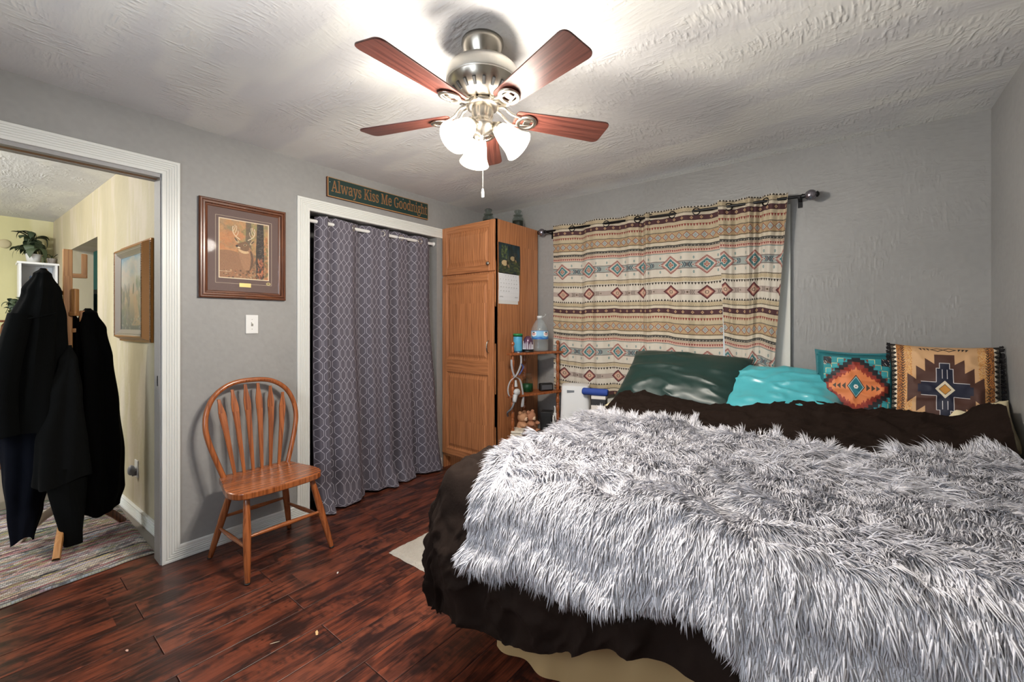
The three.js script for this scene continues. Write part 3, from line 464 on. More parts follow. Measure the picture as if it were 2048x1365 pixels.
  const photo = canvasTex(512, 430, (q, a, b) => { const R = rng(51); q.fillStyle = '#1d2a30'; q.fillRect(0, 0, a, b); blotch(q, R, 160, 0, a, 0, 230, 12, 44, ['#1c3a4c', '#22303a', '#152028', '#2d4a52', '#2b3a2b'], 0.5, 0.6, 1.5); blotch(q, R, 80, 60, 200, 40, 220, 6, 20, ['#6f7f42', '#8b9450', '#4d5d31'], 0.4); for (let i = 0; i < 12; i++) { q.globalAlpha = 0.5; q.fillStyle = '#141a18'; q.fillRect(R() * a, 0, 8 + 18 * R(), 260); } q.globalAlpha = 1; blotch(q, R, 200, 0, a, 240, b, 8, 26, ['#3f4a26', '#5a6232', '#2c3320', '#6c6f3b'], 0.5, 1.6, 0.6); const beast = (x, y, s, col) => { q.fillStyle = col; q.beginPath(); q.ellipse(x, y, 66 * s, 38 * s, 0, 0, 7); q.fill(); q.fillStyle = '#2b2119'; q.beginPath(); q.ellipse(x + 62 * s, y + 6 * s, 20 * s, 44 * s, -0.3, 0, 7); q.fill(); q.fillRect(x - 46 * s, y + 22 * s, 12 * s, 60 * s); q.fillRect(x + 30 * s, y + 22 * s, 12 * s, 60 * s); q.fillStyle = '#8d765a'; q.beginPath(); q.ellipse(x + 82 * s, y + 34 * s, 15 * s, 26 * s, -0.7, 0, 7); q.fill(); q.strokeStyle = '#6d5a42'; q.lineWidth = 5 * s; q.beginPath(); q.moveTo(x + 60 * s, y - 30 * s); q.quadraticCurveTo(x + 30 * s, y - 70 * s, x + 40 * s, y - 100 * s); q.moveTo(x + 60 * s, y - 30 * s); q.quadraticCurveTo(x + 90 * s, y - 60 * s, x + 84 * s, y - 96 * s); q.stroke(); }; beast(330, 205, 0.9, '#a2906d'); beast(140, 285, 1.1, '#b9a37c'); }, false);
  const page = canvasTex(512, 560, (q, a, b) => { q.fillStyle = '#dfe0e4'; q.fillRect(0, 0, a, b); q.fillStyle = '#47504f'; q.font = '30px sans-serif'; let d = 1; for (let r = 0; r < 5; r++) for (let k = 0; k < 7; k++) { if (r === 0 && k < 2) continue; if (d > 30) continue; q.fillText(String(d++), 40 + k * 64, 60 + r * 80); } q.strokeStyle = '#b9bcc4'; q.lineWidth = 2; for (let r = 0; r < 6; r++) { q.beginPath(); q.moveTo(20, 84 + r * 80); q.lineTo(a - 20, 84 + r * 80); q.stroke(); } q.font = '34px sans-serif'; q.fillStyle = '#5a6062'; q.fillText('APRIL', 30, 500); q.fillText('2025', a - 110, 500); }, false);
  const curved = (z0, z1, y0, y1, bulge) => sheet((u, v) => [0.004 + bulge * sin(v * PI) * (0.4 + 0.6 * u), lerp(y0, y1, v), lerp(z0, z1, u) + 0.004 * sin(v * 3) * u, u, v], 10, 14);
  part('photo_page', curved(0.604, 0.31, 1.745, 2.0, 0.006), mat('#ffffff', 0.45, { map: photo }), K, 'forest photo with two animals');
  part('date_page', curved(0.606, 0.325, 1.515, 1.745, 0.008), mat('#ffffff', 0.55, { map: page }), K, 'white page with the dates');
  part('under_page', box(0.0005, 0.0022, 1.485, 1.6, 0.335, 0.6), M.white, K);
  part('binding', tube([[0.006, 1.745, 0.6], [0.007, 1.745, 0.46], [0.006, 1.745, 0.33]], 0.0028, 10, 6), M.blackMetal, K);
}

// ---------- three-post corner shelf ----------
{
  const P1 = [0.80, 0.60], P2 = [0.94, 0.14], P3 = [0.712, 0.32];
  const dx = (P2[0] - P1[0]) / 0.481, dz = (P2[1] - P1[1]) / 0.481, nx = dz, nz = -dx;
  const S = thing('corner_shelf', 'turned wood three-post corner shelf between the cabinet and the bed', 'shelf', [0, 0, 0]);
  const hs = [1.078, 0.735, 0.385];
  const plank = (y) => { const e = 0.042, A = [P1[0] - dx * e, P1[1] - dz * e], B = [P2[0] + dx * e, P2[1] + dz * e], o = 0.022; const pts = [[A[0] - nx * o, A[1] - nz * o], [B[0] - nx * o, B[1] - nz * o], [B[0] + nx * 0.02, B[1] + nz * 0.02], [P3[0] + nx * 0.03 + dx * 0.07, P3[1] + nz * 0.03 + dz * 0.07], [P3[0] + nx * 0.03 - dx * 0.07, P3[1] + nz * 0.03 - dz * 0.07], [A[0] + nx * 0.02, A[1] + nz * 0.02]]; const g = extrude(pts.map(([x, z]) => [x, -z]), 0.018, 0.003); g.rotateX(-PI / 2); g.translate(0, y - 0.018, 0); return metreUV(g); };
  const shelfWood = mat('#ffffff', 0.45, { map: woodMap(T.chair) });
  for (const y of hs) part('shelf_board', plank(y), shelfWood, S);
  const turned = (y0, y1) => { const L = y1 - y0, q = [[0, 0], [0.013, 0], [0.016, 0.01]]; const n = 4; for (let i = 0; i < n; i++) { const b = 0.02 + (L - 0.04) * i / n, l = (L - 0.04) / n; q.push([0.012, b], [0.016, b + l * 0.16], [0.0165, b + l * 0.4], [0.0145, b + l * 0.7], [0.0105, b + l * 0.8], [0.016, b + l * 0.86], [0.0105, b + l * 0.94]); } q.push([0.015, L - 0.008], [0.012, L], [0, L]); return lathe(q.map(([r, y]) => [r, y + y0]), 16); };
  for (const [k, [x, z]] of [P1, P2, P3].entries()) for (const [a, b] of [[0.0, hs[2] - 0.018], [hs[2], hs[1] - 0.018], [hs[1], hs[0] - 0.018], ...(k < 2 ? [[hs[0], hs[0]]] : [])]) {
    if (a === b) part('finial', lathe([[0, 0], [0.014, 0], [0.01, 0.012], [0.013, 0.03], [0.011, 0.05], [0.008, 0.058], [0.015, 0.068], [0.0165, 0.078], [0.012, 0.09], [0, 0.094]], 16).translate(x, a, z), M.chair, S); else part('post', turned(a, b).translate(x, 0, z), M.chair, S);
  }
  const on = (t, n, y) => [P1[0] + dx * t + nx * n, y, P1[1] + dz * t + nz * n];
  const cyl = (r, h0, h1, seg = 24) => lathe([[0, h0], [r, h0], [r, h1], [0, h1]], seg);
  // top shelf
  { const t = thing('wipes_canister', 'blue wipes canister with a green lid on the top shelf', 'canister', on(0.105, 0.075, hs[0])); part('tub', lathe([[0, 0], [0.036, 0], [0.038, 0.006], [0.038, 0.128], [0.036, 0.132], [0, 0.132]], 28), mat('#4f9fc4', 0.35), t, 'light blue tub'); part('lid', lathe([[0, 0.132], [0.04, 0.132], [0.041, 0.15], [0.036, 0.156], [0, 0.157]], 28), mat('#1f7d46', 0.4), t, 'green lid'); part('base_ring', lathe([[0.0365, 0.0], [0.0385, 0.001], [0.0388, 0.012], [0.037, 0.013]], 28), mat('#27506b', 0.4), t); }
  { const t = thing('snow_globe', 'purple topped glass dome with silver drips on a black base beside the blue canister', 'snow globe', on(0.19, 0.045, hs[0])); part('base', lathe([[0, 0], [0.046, 0], [0.048, 0.004], [0.046, 0.022], [0, 0.022]], 30), M.black, t); part('dome', lathe([[0.043, 0.022], [0.044, 0.05], [0.042, 0.09], [0.034, 0.118], [0.02, 0.133], [0, 0.138]], 30), mat('#5b3a52', 0.2, { metalness: 0.3, clearcoat: 0.6 }), t, 'dark purple dome'); const dr = []; const R = rng(8); for (let k = 0; k < 18; k++) { const a = k / 18 * 2 * PI, y1 = 0.06 + 0.045 * R(); dr.push(bar([0.0435 * cos(a), 0.024, 0.0435 * sin(a)], [0.0428 * cos(a), y1, 0.0428 * sin(a)], [[0, 0.006], [0.7, 0.004], [1, 0.001]], 7)); } part('drips', merge(dr), mat('#cfcbd0', 0.25, { metalness: 0.6 }), t, 'silver drips'); }
  { const t = thing('water_bottle', 'large clear plastic water bottle with a blue label on the top shelf', 'bottle', on(0.335, 0.07, hs[0]));
    const prof = [[0, 0.003], [0.066, 0.003], [0.073, 0.012], [0.074, 0.04], [0.071, 0.046], [0.074, 0.052], [0.074, 0.072], [0.071, 0.078], [0.074, 0.084], [0.074, 0.104], [0.073, 0.178], [0.072, 0.19], [0.064, 0.215], [0.045, 0.25], [0.03, 0.27], [0.022, 0.278], [0.022, 0.285]];
    const g = lathe(prof, 40); const p = g.attributes.position; for (let i = 0; i < p.count; i++) { const y = p.getY(i); if (y > 0.18 && y < 0.275) { const a = atan2(p.getZ(i), p.getX(i)), k = 1 + 0.035 * sin(a * 12 + y * 60); p.setX(i, p.getX(i) * k); p.setZ(i, p.getZ(i) * k); } } g.computeVertexNormals();
    part('bottle_body', g, mat('#eef4f6', 0.06, { transmission: 0.85, thickness: 0, ior: 1.4 }), t); part('cap', lathe([[0, 0.284], [0.024, 0.284], [0.024, 0.304], [0.021, 0.307], [0, 0.307]], 24), mat('#d7dde0', 0.4), t, 'white cap'); part('loose_ring', tube([[0.02, 0.29, 0], [0.035, 0.3, 0.01], [0.055, 0.318, 0.014], [0.045, 0.322, 0.02]], 0.0015, 10, 5), mat('#d7dde0', 0.4), t);
    const lab = canvasTex(1024, 200, (q, a, b) => { const gr = q.createLinearGradient(0, 0, 0, b); q.fillStyle = '#8cc0e2'; q.fillRect(0, 0, a, b); q.fillStyle = '#5f9fd2'; q.fillRect(0, 120, a, 80); q.fillStyle = '#2c6cb4'; q.beginPath(); q.moveTo(0, 150); for (let x = 0; x <= a; x += 32) q.lineTo(x, 160 + 18 * sin(x * 0.03)); q.lineTo(a, b); q.lineTo(0, b); q.fill(); q.fillStyle = '#3c78b8'; q.fillRect(0, 0, a, 8); for (const x of [90, 350, 600, 860]) { q.fillStyle = '#eef0f0'; q.beginPath(); q.moveTo(x, 20); q.lineTo(x + 120, 20); q.lineTo(x + 120, 116); q.lineTo(x + 60, 140); q.lineTo(x, 116); q.fill(); q.fillStyle = '#2c2f33'; q.beginPath(); q.arc(x + 46, 38, 14, 0, 7); q.arc(x + 74, 38, 14, 0, 7); q.fill(); q.fillRect(x + 40, 40, 40, 14); q.fillStyle = '#c0453e'; q.fillRect(x + 16, 66, 88, 16); q.fillRect(x + 30, 90, 60, 9); } });
    part('label_band', sheet((u, v) => { const a = u * 2 * PI; return [0.0752 * cos(a), 0.106 + 0.072 * v, -0.0752 * sin(a), u, v]; }, 48, 1), mat('#ffffff', 0.35, { map: lab }), t, 'blue printed label'); t.rotation.y = 0.5; }
  // middle shelf
  { const t = thing('candle_jar', 'glass jar candle with green wax on the middle shelf', 'candle', on(0.205, 0.075, hs[1])); part('wax', lathe([[0, 0.006], [0.045, 0.006], [0.046, 0.07], [0, 0.072]], 28), mat('#0f4a2a', 0.4), t, 'green wax'); part('jar_body', lathe([[0, 0.001], [0.048, 0.001], [0.05, 0.008], [0.05, 0.088], [0.044, 0.1], [0.037, 0.106], [0.038, 0.118]], 30), mat('#e3ebe6', 0.04, { transmission: 1, thickness: 0, ior: 1.45 }), t); part('lid', lathe([[0, 0.118], [0.043, 0.118], [0.043, 0.126], [0.028, 0.132], [0.022, 0.14], [0.033, 0.15], [0.034, 0.158], [0.02, 0.164], [0, 0.165]], 28), mat('#eef2f0', 0.05, { transmission: 1, thickness: 0, ior: 1.45 }), t); }
  { const t = thing('alarm_clock', 'black digital alarm clock with a grey display on the middle shelf', 'clock', on(0.375, 0.035, hs[1]), 1.05); part('case', rbox(-0.062, 0.062, 0, 0.068, -0.025, 0.025, 0.012, 4), M.black, t); part('display', box(-0.05, 0.048, 0.014, 0.054, 0.0252, 0.0258), mat('#57585d', 0.25), t, 'grey display'); part('display_digits', merge(...[-0.036, -0.016, 0.008, 0.028].map((x) => merge(box(x - 0.005, x - 0.003, 0.022, 0.046, 0.0258, 0.0262), box(x + 0.003, x + 0.005, 0.022, 0.046, 0.0258, 0.0262), box(x - 0.005, x + 0.005, 0.044, 0.046, 0.0258, 0.0262)))), mat('#3f4045', 0.4), t); part('button', rbox(-0.02, 0.02, 0.066, 0.071, -0.008, 0.008, 0.002), mat('#55565a', 0.4), t); }
  // head strap hanging on the near post
  { const t = thing('breathing_mask', 'grey strapped breathing mask hanging on the near shelf post', 'mask', [P1[0], 0, P1[1]]); const sm = mat('#a5a6aa', 0.8), rib = (pts, w, th = 0.0022) => { const cv = new THREE.CatmullRomCurve3(pts.map((q) => V3(...q))); const n = 40; return sheet((u, v) => { const q = cv.getPoint(v), a = (u - 0.5) * w; return [q.x + a * 0.35, q.y, q.z - a * 0.94]; }, 2, n); };
    part('strap', rib([[0.02, 1.085, -0.045], [0.035, 1.06, -0.06], [0.04, 0.99, -0.058], [0.035, 0.93, -0.03], [0.03, 0.885, 0.01]], 0.017), sm, t); part('strap', rib([[0.03, 0.885, 0.01], [0.03, 0.93, 0.035], [0.03, 0.98, 0.05], [0.03, 1.03, 0.055]], 0.017), sm, t); part('strap', rib([[0.045, 0.99, -0.056], [0.05, 0.965, -0.075], [0.045, 0.93, -0.06], [0.04, 0.90, -0.03]], 0.012), mat('#3a4c86', 0.8), t, 'blue strap lining');
    part('strap', rib([[0.03, 0.885, 0.015], [0.035, 0.86, 0.075], [0.035, 0.80, 0.105], [0.035, 0.745, 0.085], [0.035, 0.735, 0.02]], 0.012), sm, t); part('strap', rib([[0.03, 0.885, -0.005], [0.035, 0.86, -0.05], [0.04, 0.78, -0.075], [0.045, 0.69, -0.085], [0.05, 0.645, -0.07], [0.055, 0.64, -0.05], [0.05, 0.7, -0.07]], 0.016), sm, t);
    part('nose_piece', merge(new THREE.SphereGeometry(0.032, 18, 12).scale(0.8, 0.9, 1).translate(0.04, 0.765, -0.005), bar([0.04, 0.745, 0.015], [0.045, 0.69, 0.035], [[0, 0.02], [0.6, 0.018], [1, 0.016], [1, 0]], 16), bar([0.035, 0.86, 0.005], [0.035, 0.81, 0.0], [[0, 0.008], [1, 0.014]], 12)), mat('#c9cacb', 0.35, { transmission: 0.2, thickness: 0 }), t, 'pale plastic nose piece'); part('hose', tube([[0.045, 0.69, 0.035], [0.03, 0.64, 0.05], [-0.02, 0.6, 0.04], [-0.05, 0.56, 0.0]], 0.008, 20, 8), mat('#6d6e72', 0.6), t); }
  // lower shelf
  [[0.14, 0.06, '#b98a68', 'tan plush bear with rounded ears on the lower shelf by the near post'], [0.215, 0.045, '#a9765a', 'reddish tan plush bear leaning beside the tan one on the lower shelf']].forEach(([t0, n0, col, label]) => { const t = thing('plush_bear', label, 'plush toy', on(t0, n0, hs[2])); const fur = mat(col, 0.95, { sheen: 0.5 }); const lump = (x, y, z, r, sx = 1, sy = 1, sz = 1) => { const g = new THREE.SphereGeometry(r, 18, 12).scale(sx, sy, sz); const p = g.attributes.position; for (let i = 0; i < p.count; i++) { const k = 1 + 0.05 * (noise(p.getX(i) * 180, p.getY(i) * 180 + p.getZ(i) * 150, 5) - 0.5); p.setXYZ(i, p.getX(i) * k + x, p.getY(i) * k + y, p.getZ(i) * k + z); } g.computeVertexNormals(); return g; };
    part('body', lump(0, 0.06, 0, 0.06, 0.8, 1, 0.8), fur, t); part('head', lump(0.004, 0.145, 0, 0.044), fur, t); for (const s of [-1, 1]) part('ear', lump(0.0, 0.183, 0.03 * s, 0.016), fur, t); part('muzzle', lump(0.04, 0.135, 0.004, 0.018), mat('#d5b598', 0.95), t, 'paler muzzle'); part('nose', lump(0.057, 0.14, 0.005, 0.005), M.black, t); for (const s of [-1, 1]) part('arm', lump(0.035, 0.09, 0.04 * s, 0.022, 1.5, 0.8, 0.8), fur, t); for (const s of [-1, 1]) part('paw', lump(0.05, 0.022, 0.03 * s, 0.022, 1.3, 1, 1), fur, t); });
  { const t = thing('folded_cloth', 'folded cream cloth on the lower shelf below the plush bears', 'cloth', on(0.06, 0.02, hs[2])); for (let k = 0; k < 3; k++) { const g = new RoundedBoxGeometry(0.1, 0.022, 0.15, 3, 0.01); g.translate(0.0 + 0.004 * k, 0.012 + 0.021 * k, 0.003 * k); part('fold', g, mat('#cfc6b6', 0.9), t); } t.rotation.y = 0.5; }
  { const t = thing('charger_box', 'black power box with white charging cables on the lower shelf', 'charger', on(0.4, 0.05, hs[2]), 0.4); part('case', rbox(-0.05, 0.05, 0, 0.17, -0.055, 0.055, 0.006), M.black, t); const wm = mat('#e4e4e2', 0.5); const R = rng(21); for (let c = 0; c < 4; c++) { const pts = []; for (let i = 0; i < 14; i++) { const a = i * 0.9 + c; pts.push([0.065 + 0.006 * sin(a * 3 + c), 0.09 + 0.045 * cos(a) + 0.01 * R(), 0.03 + 0.02 * sin(a) * (1 + 0.3 * R())]); } part('cable', tube(pts, 0.0028, 80, 6), wm, t, 'white cable loop'); } part('plug', rbox(0.052, 0.08, 0.09, 0.15, -0.045, -0.015, 0.004), wm, t, 'white plug'); part('cable', tube([[0.065, 0.15, -0.03], [0.066, 0.19, -0.03], [0.06, 0.21, -0.03]], 0.006, 10, 8), wm, t); }
}
// ---------- air purifier and blue roll by the bed head ----------
{
  const st = thing('bedside_stand', 'low dark bedside stand behind the bed corner under the white air purifier', 'stand', [1.24, 0, 0.27]); part('top', rbox(-0.2, 0.26, 0.36, 0.385, -0.17, 0.17, 0.004), M.darkOak, st); for (const sx of [-1.1, 1.4]) for (const sz of [-1, 1]) part('leg', box(sx * 0.15 - 0.015, sx * 0.15 + 0.015, 0, 0.36, sz * 0.15 - 0.015, sz * 0.15 + 0.015), M.darkOak, st);
  const a = thing('air_purifier', 'white tapered air purifier with a grey handle slot standing by the bed head', 'air purifier', [1.195, 0.386, 0.27], 0.42);
  const body = sheet((u, v) => { const t = u * 2 * PI, k = lerp(1.06, 0.93, v), sq = (c) => Math.sign(c) * pow(abs(c), 0.35); return [sq(cos(t)) * 0.118 * k, 0.435 * v, sq(sin(t)) * 0.1 * k]; }, 64, 8); const wm = mat('#d9dadb', 0.35);
  part('body', body, wm, a); part('top_cap', sheet((u, v) => { const t = u * 2 * PI, r = 1 - v, sq = (c) => Math.sign(c) * pow(abs(c), 0.35); return [sq(cos(t)) * 0.110 * r, 0.435 + 0.012 * sin(v * PI / 2), sq(sin(t)) * 0.093 * r]; }, 64, 6), wm, a);
  part('handle_slot', rbox(-0.062, -0.002, 0.378, 0.402, 0.0905, 0.0945, 0.002), mat('#6c7076', 0.4), a, 'grey slot'); part('printed_mark', merge(box(-0.066, -0.054, 0.348, 0.358, 0.0935, 0.0945), box(-0.05, -0.02, 0.35, 0.356, 0.0935, 0.0945)), mat('#7c7f84', 0.5), a); part('air_outlet', box(-0.075, -0.035, 0.13, 0.17, 0.0995, 0.102), M.black, a);
}
// ---------- patterned window curtains on a black rod ----------
{
  const cloth = canvasTex(1024, 1152, (c, a, b) => {
    const R = rng(13), y = (f) => f * b, fill = (col, f0, f1) => { c.fillStyle = col; c.fillRect(0, y(f0), a, y(f1) - y(f0)); };
    const cream = '#d9d0bf', tan = '#c9bca3', gold = '#bfa684', maroon = '#4a2a30', char = '#4b4946', red = '#8d3a35', teal = '#4d7f88', pink = '#d5b3a6', ink = '#3a332c', white = '#ddd8d0', grey = '#a79d98';
    fill(cream, 0, 1); fill(maroon, 0, 0.053); fill(tan, 0.053, 0.153); fill(gold, 0.16, 0.262); fill(cream, 0.27, 0.302); fill(char, 0.302, 0.331); fill('#d3c3b0', 0.331, 0.355); fill(pink, 0.355, 0.39); fill(white, 0.397, 0.65); fill(tan, 0.662, 0.702); fill(white, 0.702, 0.735); fill(white, 0.735, 0.92); fill(tan, 0.922, 0.965); fill(cream, 0.972, 1);
    const tri = (n, f0, f1, col, down) => { c.fillStyle = col; for (let i = 0; i < n; i++) { const w = a / n, x = i * w; c.beginPath(); if (down) { c.moveTo(x + 2, y(f0)); c.lineTo(x + w - 2, y(f0)); c.lineTo(x + w / 2, y(f1)); } else { c.moveTo(x + 2, y(f1)); c.lineTo(x + w - 2, y(f1)); c.lineTo(x + w / 2, y(f0)); } c.fill(); } };
    const teeth = (f, down, n = 60) => { c.fillStyle = ink; c.fillRect(0, y(f), a, 5); for (let i = 0; i < n; i++) c.fillRect(i * a / n, down ? y(f) : y(f) - 9, a / n * 0.45, 13); };
    const diamond = (x, yy, rw, rh, col, lw) => { c.beginPath(); c.moveTo(x - rw, yy); c.lineTo(x, yy - rh); c.lineTo(x + rw, yy); c.lineTo(x, yy + rh); c.closePath(); if (lw) { c.strokeStyle = col; c.lineWidth = lw; c.stroke(); } else { c.fillStyle = col; c.fill(); } };
    // maroon band: woven chevrons and small cream diamonds
    c.strokeStyle = '#6b464c'; c.lineWidth = 3; for (let x = 0; x < a; x += 16) { c.beginPath(); c.moveTo(x, y(0.008)); c.lineTo(x + 9, y(0.0265)); c.lineTo(x, y(0.045)); c.stroke(); }
    for (let i = 0; i < 8; i++) { const x = (i + 0.5) * a / 8; diamond(x, y(0.0265), 22, 20, '#d8c49a'); diamond(x, y(0.0265), 14, 12, '#7c2f33'); diamond(x, y(0.0265), 6, 5, '#d8c49a'); }
    tri(26, 0.088, 0.118, red, true); teeth(0.153, true); teeth(0.262, false);
    for (let i = 0; i < 9; i++) { const x = (i + 0.5) * a / 9, yy = y(0.21); diamond(x, yy, 52, 44, '#96473f', 5); diamond(x, yy, 42, 36, '#d4d0cc'); diamond(x, yy, 42, 36, '#4b5560', 3); diamond(x, yy, 22, 20, teal, 6); diamond(x, yy, 8, 7, ink); }
    for (let i = 0; i < 22; i++) { c.fillStyle = '#c9c5bd'; const x = i * a / 22; c.beginPath(); c.moveTo(x, y(0.326)); c.lineTo(x + 12, y(0.312)); c.lineTo(x + 20, y(0.322)); c.fill(); } for (let i = 0; i < 40; i++) { c.strokeStyle = '#6a6762'; c.lineWidth = 2; c.beginPath(); const x = i * a / 40; c.moveTo(x, y(0.304)); c.lineTo(x + 24, y(0.33)); c.stroke(); }
    c.fillStyle = ink; for (let i = 0; i < 44; i++) c.fillRect(i * a / 44 + 4, y(0.34), 9, 8); tri(30, 0.357, 0.38, red, true); c.fillStyle = '#6f8d90'; c.fillRect(0, y(0.391), a, 7); for (let i = 0; i < 60; i++) c.fillRect(i * a / 60, y(0.387), 8, 6);
    // wide white zone with big teal and red diamonds
    const yc = y(0.522); c.fillStyle = '#a3aeae'; c.fillRect(0, yc - 46, a, 92); c.fillStyle = '#7d7574'; c.fillRect(0, yc - 50, a, 10); c.fillRect(0, yc + 40, a, 10);
    for (let i = 0; i < 2; i++) {
      const x = (i + 0.5) * a / 2, nx = x + a / 4;
      for (const [o, s] of [[-70, 1], [-44, 1], [44, -1], [70, -1]]) { c.fillStyle = o * s < -60 || o * s < -40 ? '#2f4a5c' : '#2f4a5c'; c.beginPath(); c.moveTo(nx + o, yc - 32); c.lineTo(nx + o + 20 * s, yc); c.lineTo(nx + o, yc + 32); c.lineTo(nx + o + 14 * s, yc + 32); c.lineTo(nx + o + 34 * s, yc); c.lineTo(nx + o + 14 * s, yc - 32); c.fill(); } c.strokeStyle = '#4f3b42'; c.lineWidth = 9; c.beginPath(); c.moveTo(nx - 16, yc - 26); c.lineTo(nx + 16, yc + 26); c.moveTo(nx + 16, yc - 26); c.lineTo(nx - 16, yc + 26); c.stroke();
      diamond(x, yc, 158, 118, white); for (let k = -9; k <= 9; k++) for (const s of [-1, 1]) { const xx = x + k * 15.5, hh = 108 * (1 - abs(k) / 10.2); c.strokeStyle = red; c.lineWidth = 8; c.beginPath(); c.moveTo(xx - 17, yc + s * hh); c.lineTo(xx + 17, yc + s * hh); c.stroke(); c.lineWidth = 5; c.strokeStyle = '#b9726c'; c.beginPath(); c.moveTo(xx - 12, yc + s * (hh - 14)); c.lineTo(xx + 12, yc + s * (hh - 14)); c.stroke(); }
      for (let k = 0; k < 7; k++) { c.fillStyle = teal; const w = 100 - k * 15, h2 = 10 + k * 11; c.fillRect(x - w, yc - h2, 2 * w, 2 * h2); } c.fillStyle = '#dcd7d2'; c.fillRect(x - 44, yc - 20, 88, 40); c.fillRect(x - 20, yc - 40, 40, 80); c.fillStyle = red; c.fillRect(x - 34, yc - 13, 68, 26); c.fillRect(x - 13, yc - 30, 26, 60); diamond(x, yc, 22, 20, '#e5d6b8'); diamond(x, yc, 12, 11, red);
      diamond(x - 178, yc, 20, 16, white); diamond(x - 178, yc, 12, 10, '#8d3a35'); diamond(x + 178, yc, 20, 16, white); diamond(x + 178, yc, 12, 10, '#8d3a35');
      for (const o of [-196, 196]) for (const s of [-1, 1]) { c.fillStyle = teal; c.beginPath(); c.ellipse(x + o * 0.86, yc + s * 88, 11, 17, 0, 0, 7); c.fill(); c.fillStyle = white; c.fillRect(x + o * 0.86 - 3, yc + s * 88 - 10, 6, 20); }
    }
    teeth(0.653, true); for (let i = 0; i < 34; i++) { c.strokeStyle = '#b09a72'; c.lineWidth = 3; const x = i * a / 34; c.beginPath(); c.moveTo(x, y(0.697)); c.lineTo(x + 15, y(0.672)); c.lineTo(x + 30, y(0.697)); c.stroke(); }
    tri(24, 0.71, 0.737, ink, true);
    const y2 = y(0.815); c.fillStyle = '#b9aba6'; c.fillRect(0, y2 - 32, a, 64); c.fillStyle = '#9d918f'; c.fillRect(0, y2 - 32, a, 4); c.fillRect(0, y2 + 28, a, 4);
    for (let i = 0; i < 2; i++) { const x = (i + 0.25) * a / 2 + 128, nx = x + a / 4; for (let k = 0; k < 3; k++) for (const s of [-1, 1]) { c.strokeStyle = ink; c.lineWidth = 6; c.beginPath(); c.moveTo(nx + s * (50 + k * 22), y2 - 26); c.lineTo(nx + s * (34 + k * 22), y2); c.lineTo(nx + s * (50 + k * 22), y2 + 26); c.stroke(); } diamond(nx, y2, 18, 14, '#5a4a35'); diamond(x, y2, 128, 88, '#5b2f33'); diamond(x, y2, 104, 70, '#8a4a49'); diamond(x, y2, 84, 57, '#caa091'); diamond(x, y2, 62, 42, '#d8bda9'); c.fillStyle = '#5b3a3a'; for (let k = 0; k < 8; k++) { const t = k / 8 * 2 * PI; c.beginPath(); c.ellipse(x + 24 * cos(t), y2 + 18 * sin(t), 8, 6, t, 0, 7); c.fill(); } diamond(x, y2, 9, 8, '#e0cdb5'); }
    tri(24, 0.897, 0.921, ink, false); for (let i = 0; i < 34; i++) { c.strokeStyle = '#b09a72'; c.lineWidth = 3; const x = i * a / 34; c.beginPath(); c.moveTo(x, y(0.93)); c.lineTo(x + 15, y(0.955)); c.lineTo(x + 30, y(0.93)); c.stroke(); } teeth(0.966, false);
    for (let i = 0; i < 30000; i++) { c.globalAlpha = 0.05; c.fillStyle = R() > 0.5 ? '#fff' : '#000'; c.fillRect(R() * a, R() * b, 3, 1.5); } c.globalAlpha = 1;
  });
  M.southwest = mat('#dedad3', 0.85, { map: rep(cloth, 1 / 0.60, 1 / 0.676) });
  const rodY = (x) => lerp(2.150, 2.112, (x - 0.76) / 1.98), RZ = 0.1;
  const rod = thing('curtain_rod', 'black curtain rod with crystal ball ends above the window', 'curtain rod', [0, 0, 0]);
  part('rod', tube([[0.775, rodY(0.775), RZ], [1.7, rodY(1.7), RZ], [2.715, rodY(2.715), RZ]], 0.0095, 12, 14), M.blackMetal, rod);
  for (const [x, s] of [[0.742, -1], [2.752, 1]]) {
    part('finial_neck', bar([x - s * 0.052, rodY(x), RZ], [x - s * 0.02, rodY(x), RZ], [[0, 0.0095], [0.3, 0.016], [0.6, 0.012], [1, 0.02]], 16), M.blackMetal, rod);
    const g = new THREE.IcosahedronGeometry(0.033, 2); g.translate(x, rodY(x), RZ); part('finial', g, new THREE.MeshPhysicalMaterial({ color: '#8c8890', metalness: 0.85, roughness: 0.22, flatShading: true, side: THREE.DoubleSide }), rod, 'faceted crystal ball');
    part('finial_cap', bar([x + s * 0.026, rodY(x), RZ], [x + s * 0.044, rodY(x), RZ], [[0, 0.016], [0.5, 0.02], [1, 0.006], [1, 0]], 16), M.blackMetal, rod);
  }
  for (const x of [0.80, 2.69]) part('bracket', merge(box(x - 0.006, x + 0.006, rodY(x) - 0.014, rodY(x) - 0.006, 0.002, RZ + 0.01), box(x - 0.012, x + 0.012, rodY(x) - 0.05, rodY(x) + 0.02, 0.001, 0.005)), M.blackMetal, rod);
  const nodesL = [[0.865, 0], [0.97, 0.03], [1.06, 0], [1.13, -0.032], [1.21, 0], [1.3, 0.03], [1.38, 0], [1.45, -0.032], [1.53, 0], [1.59, 0.032], [1.645, 0], [1.672, -0.034], [1.70, 0.0], [1.722, 0.032], [1.75, 0], [1.83, -0.03], [1.91, 0], [2.0, 0.03], [2.08, 0], [2.16, -0.03], [2.245, 0.01]];
  const nodesR = [[2.228, 0.035], [2.25, 0.03], [2.29, 0], [2.33, -0.03], [2.385, 0.0], [2.42, 0.034], [2.45, 0.0], [2.48, -0.034], [2.51, 0], [2.55, 0.03], [2.59, 0], [2.62, -0.015], [2.635, 0.012]];
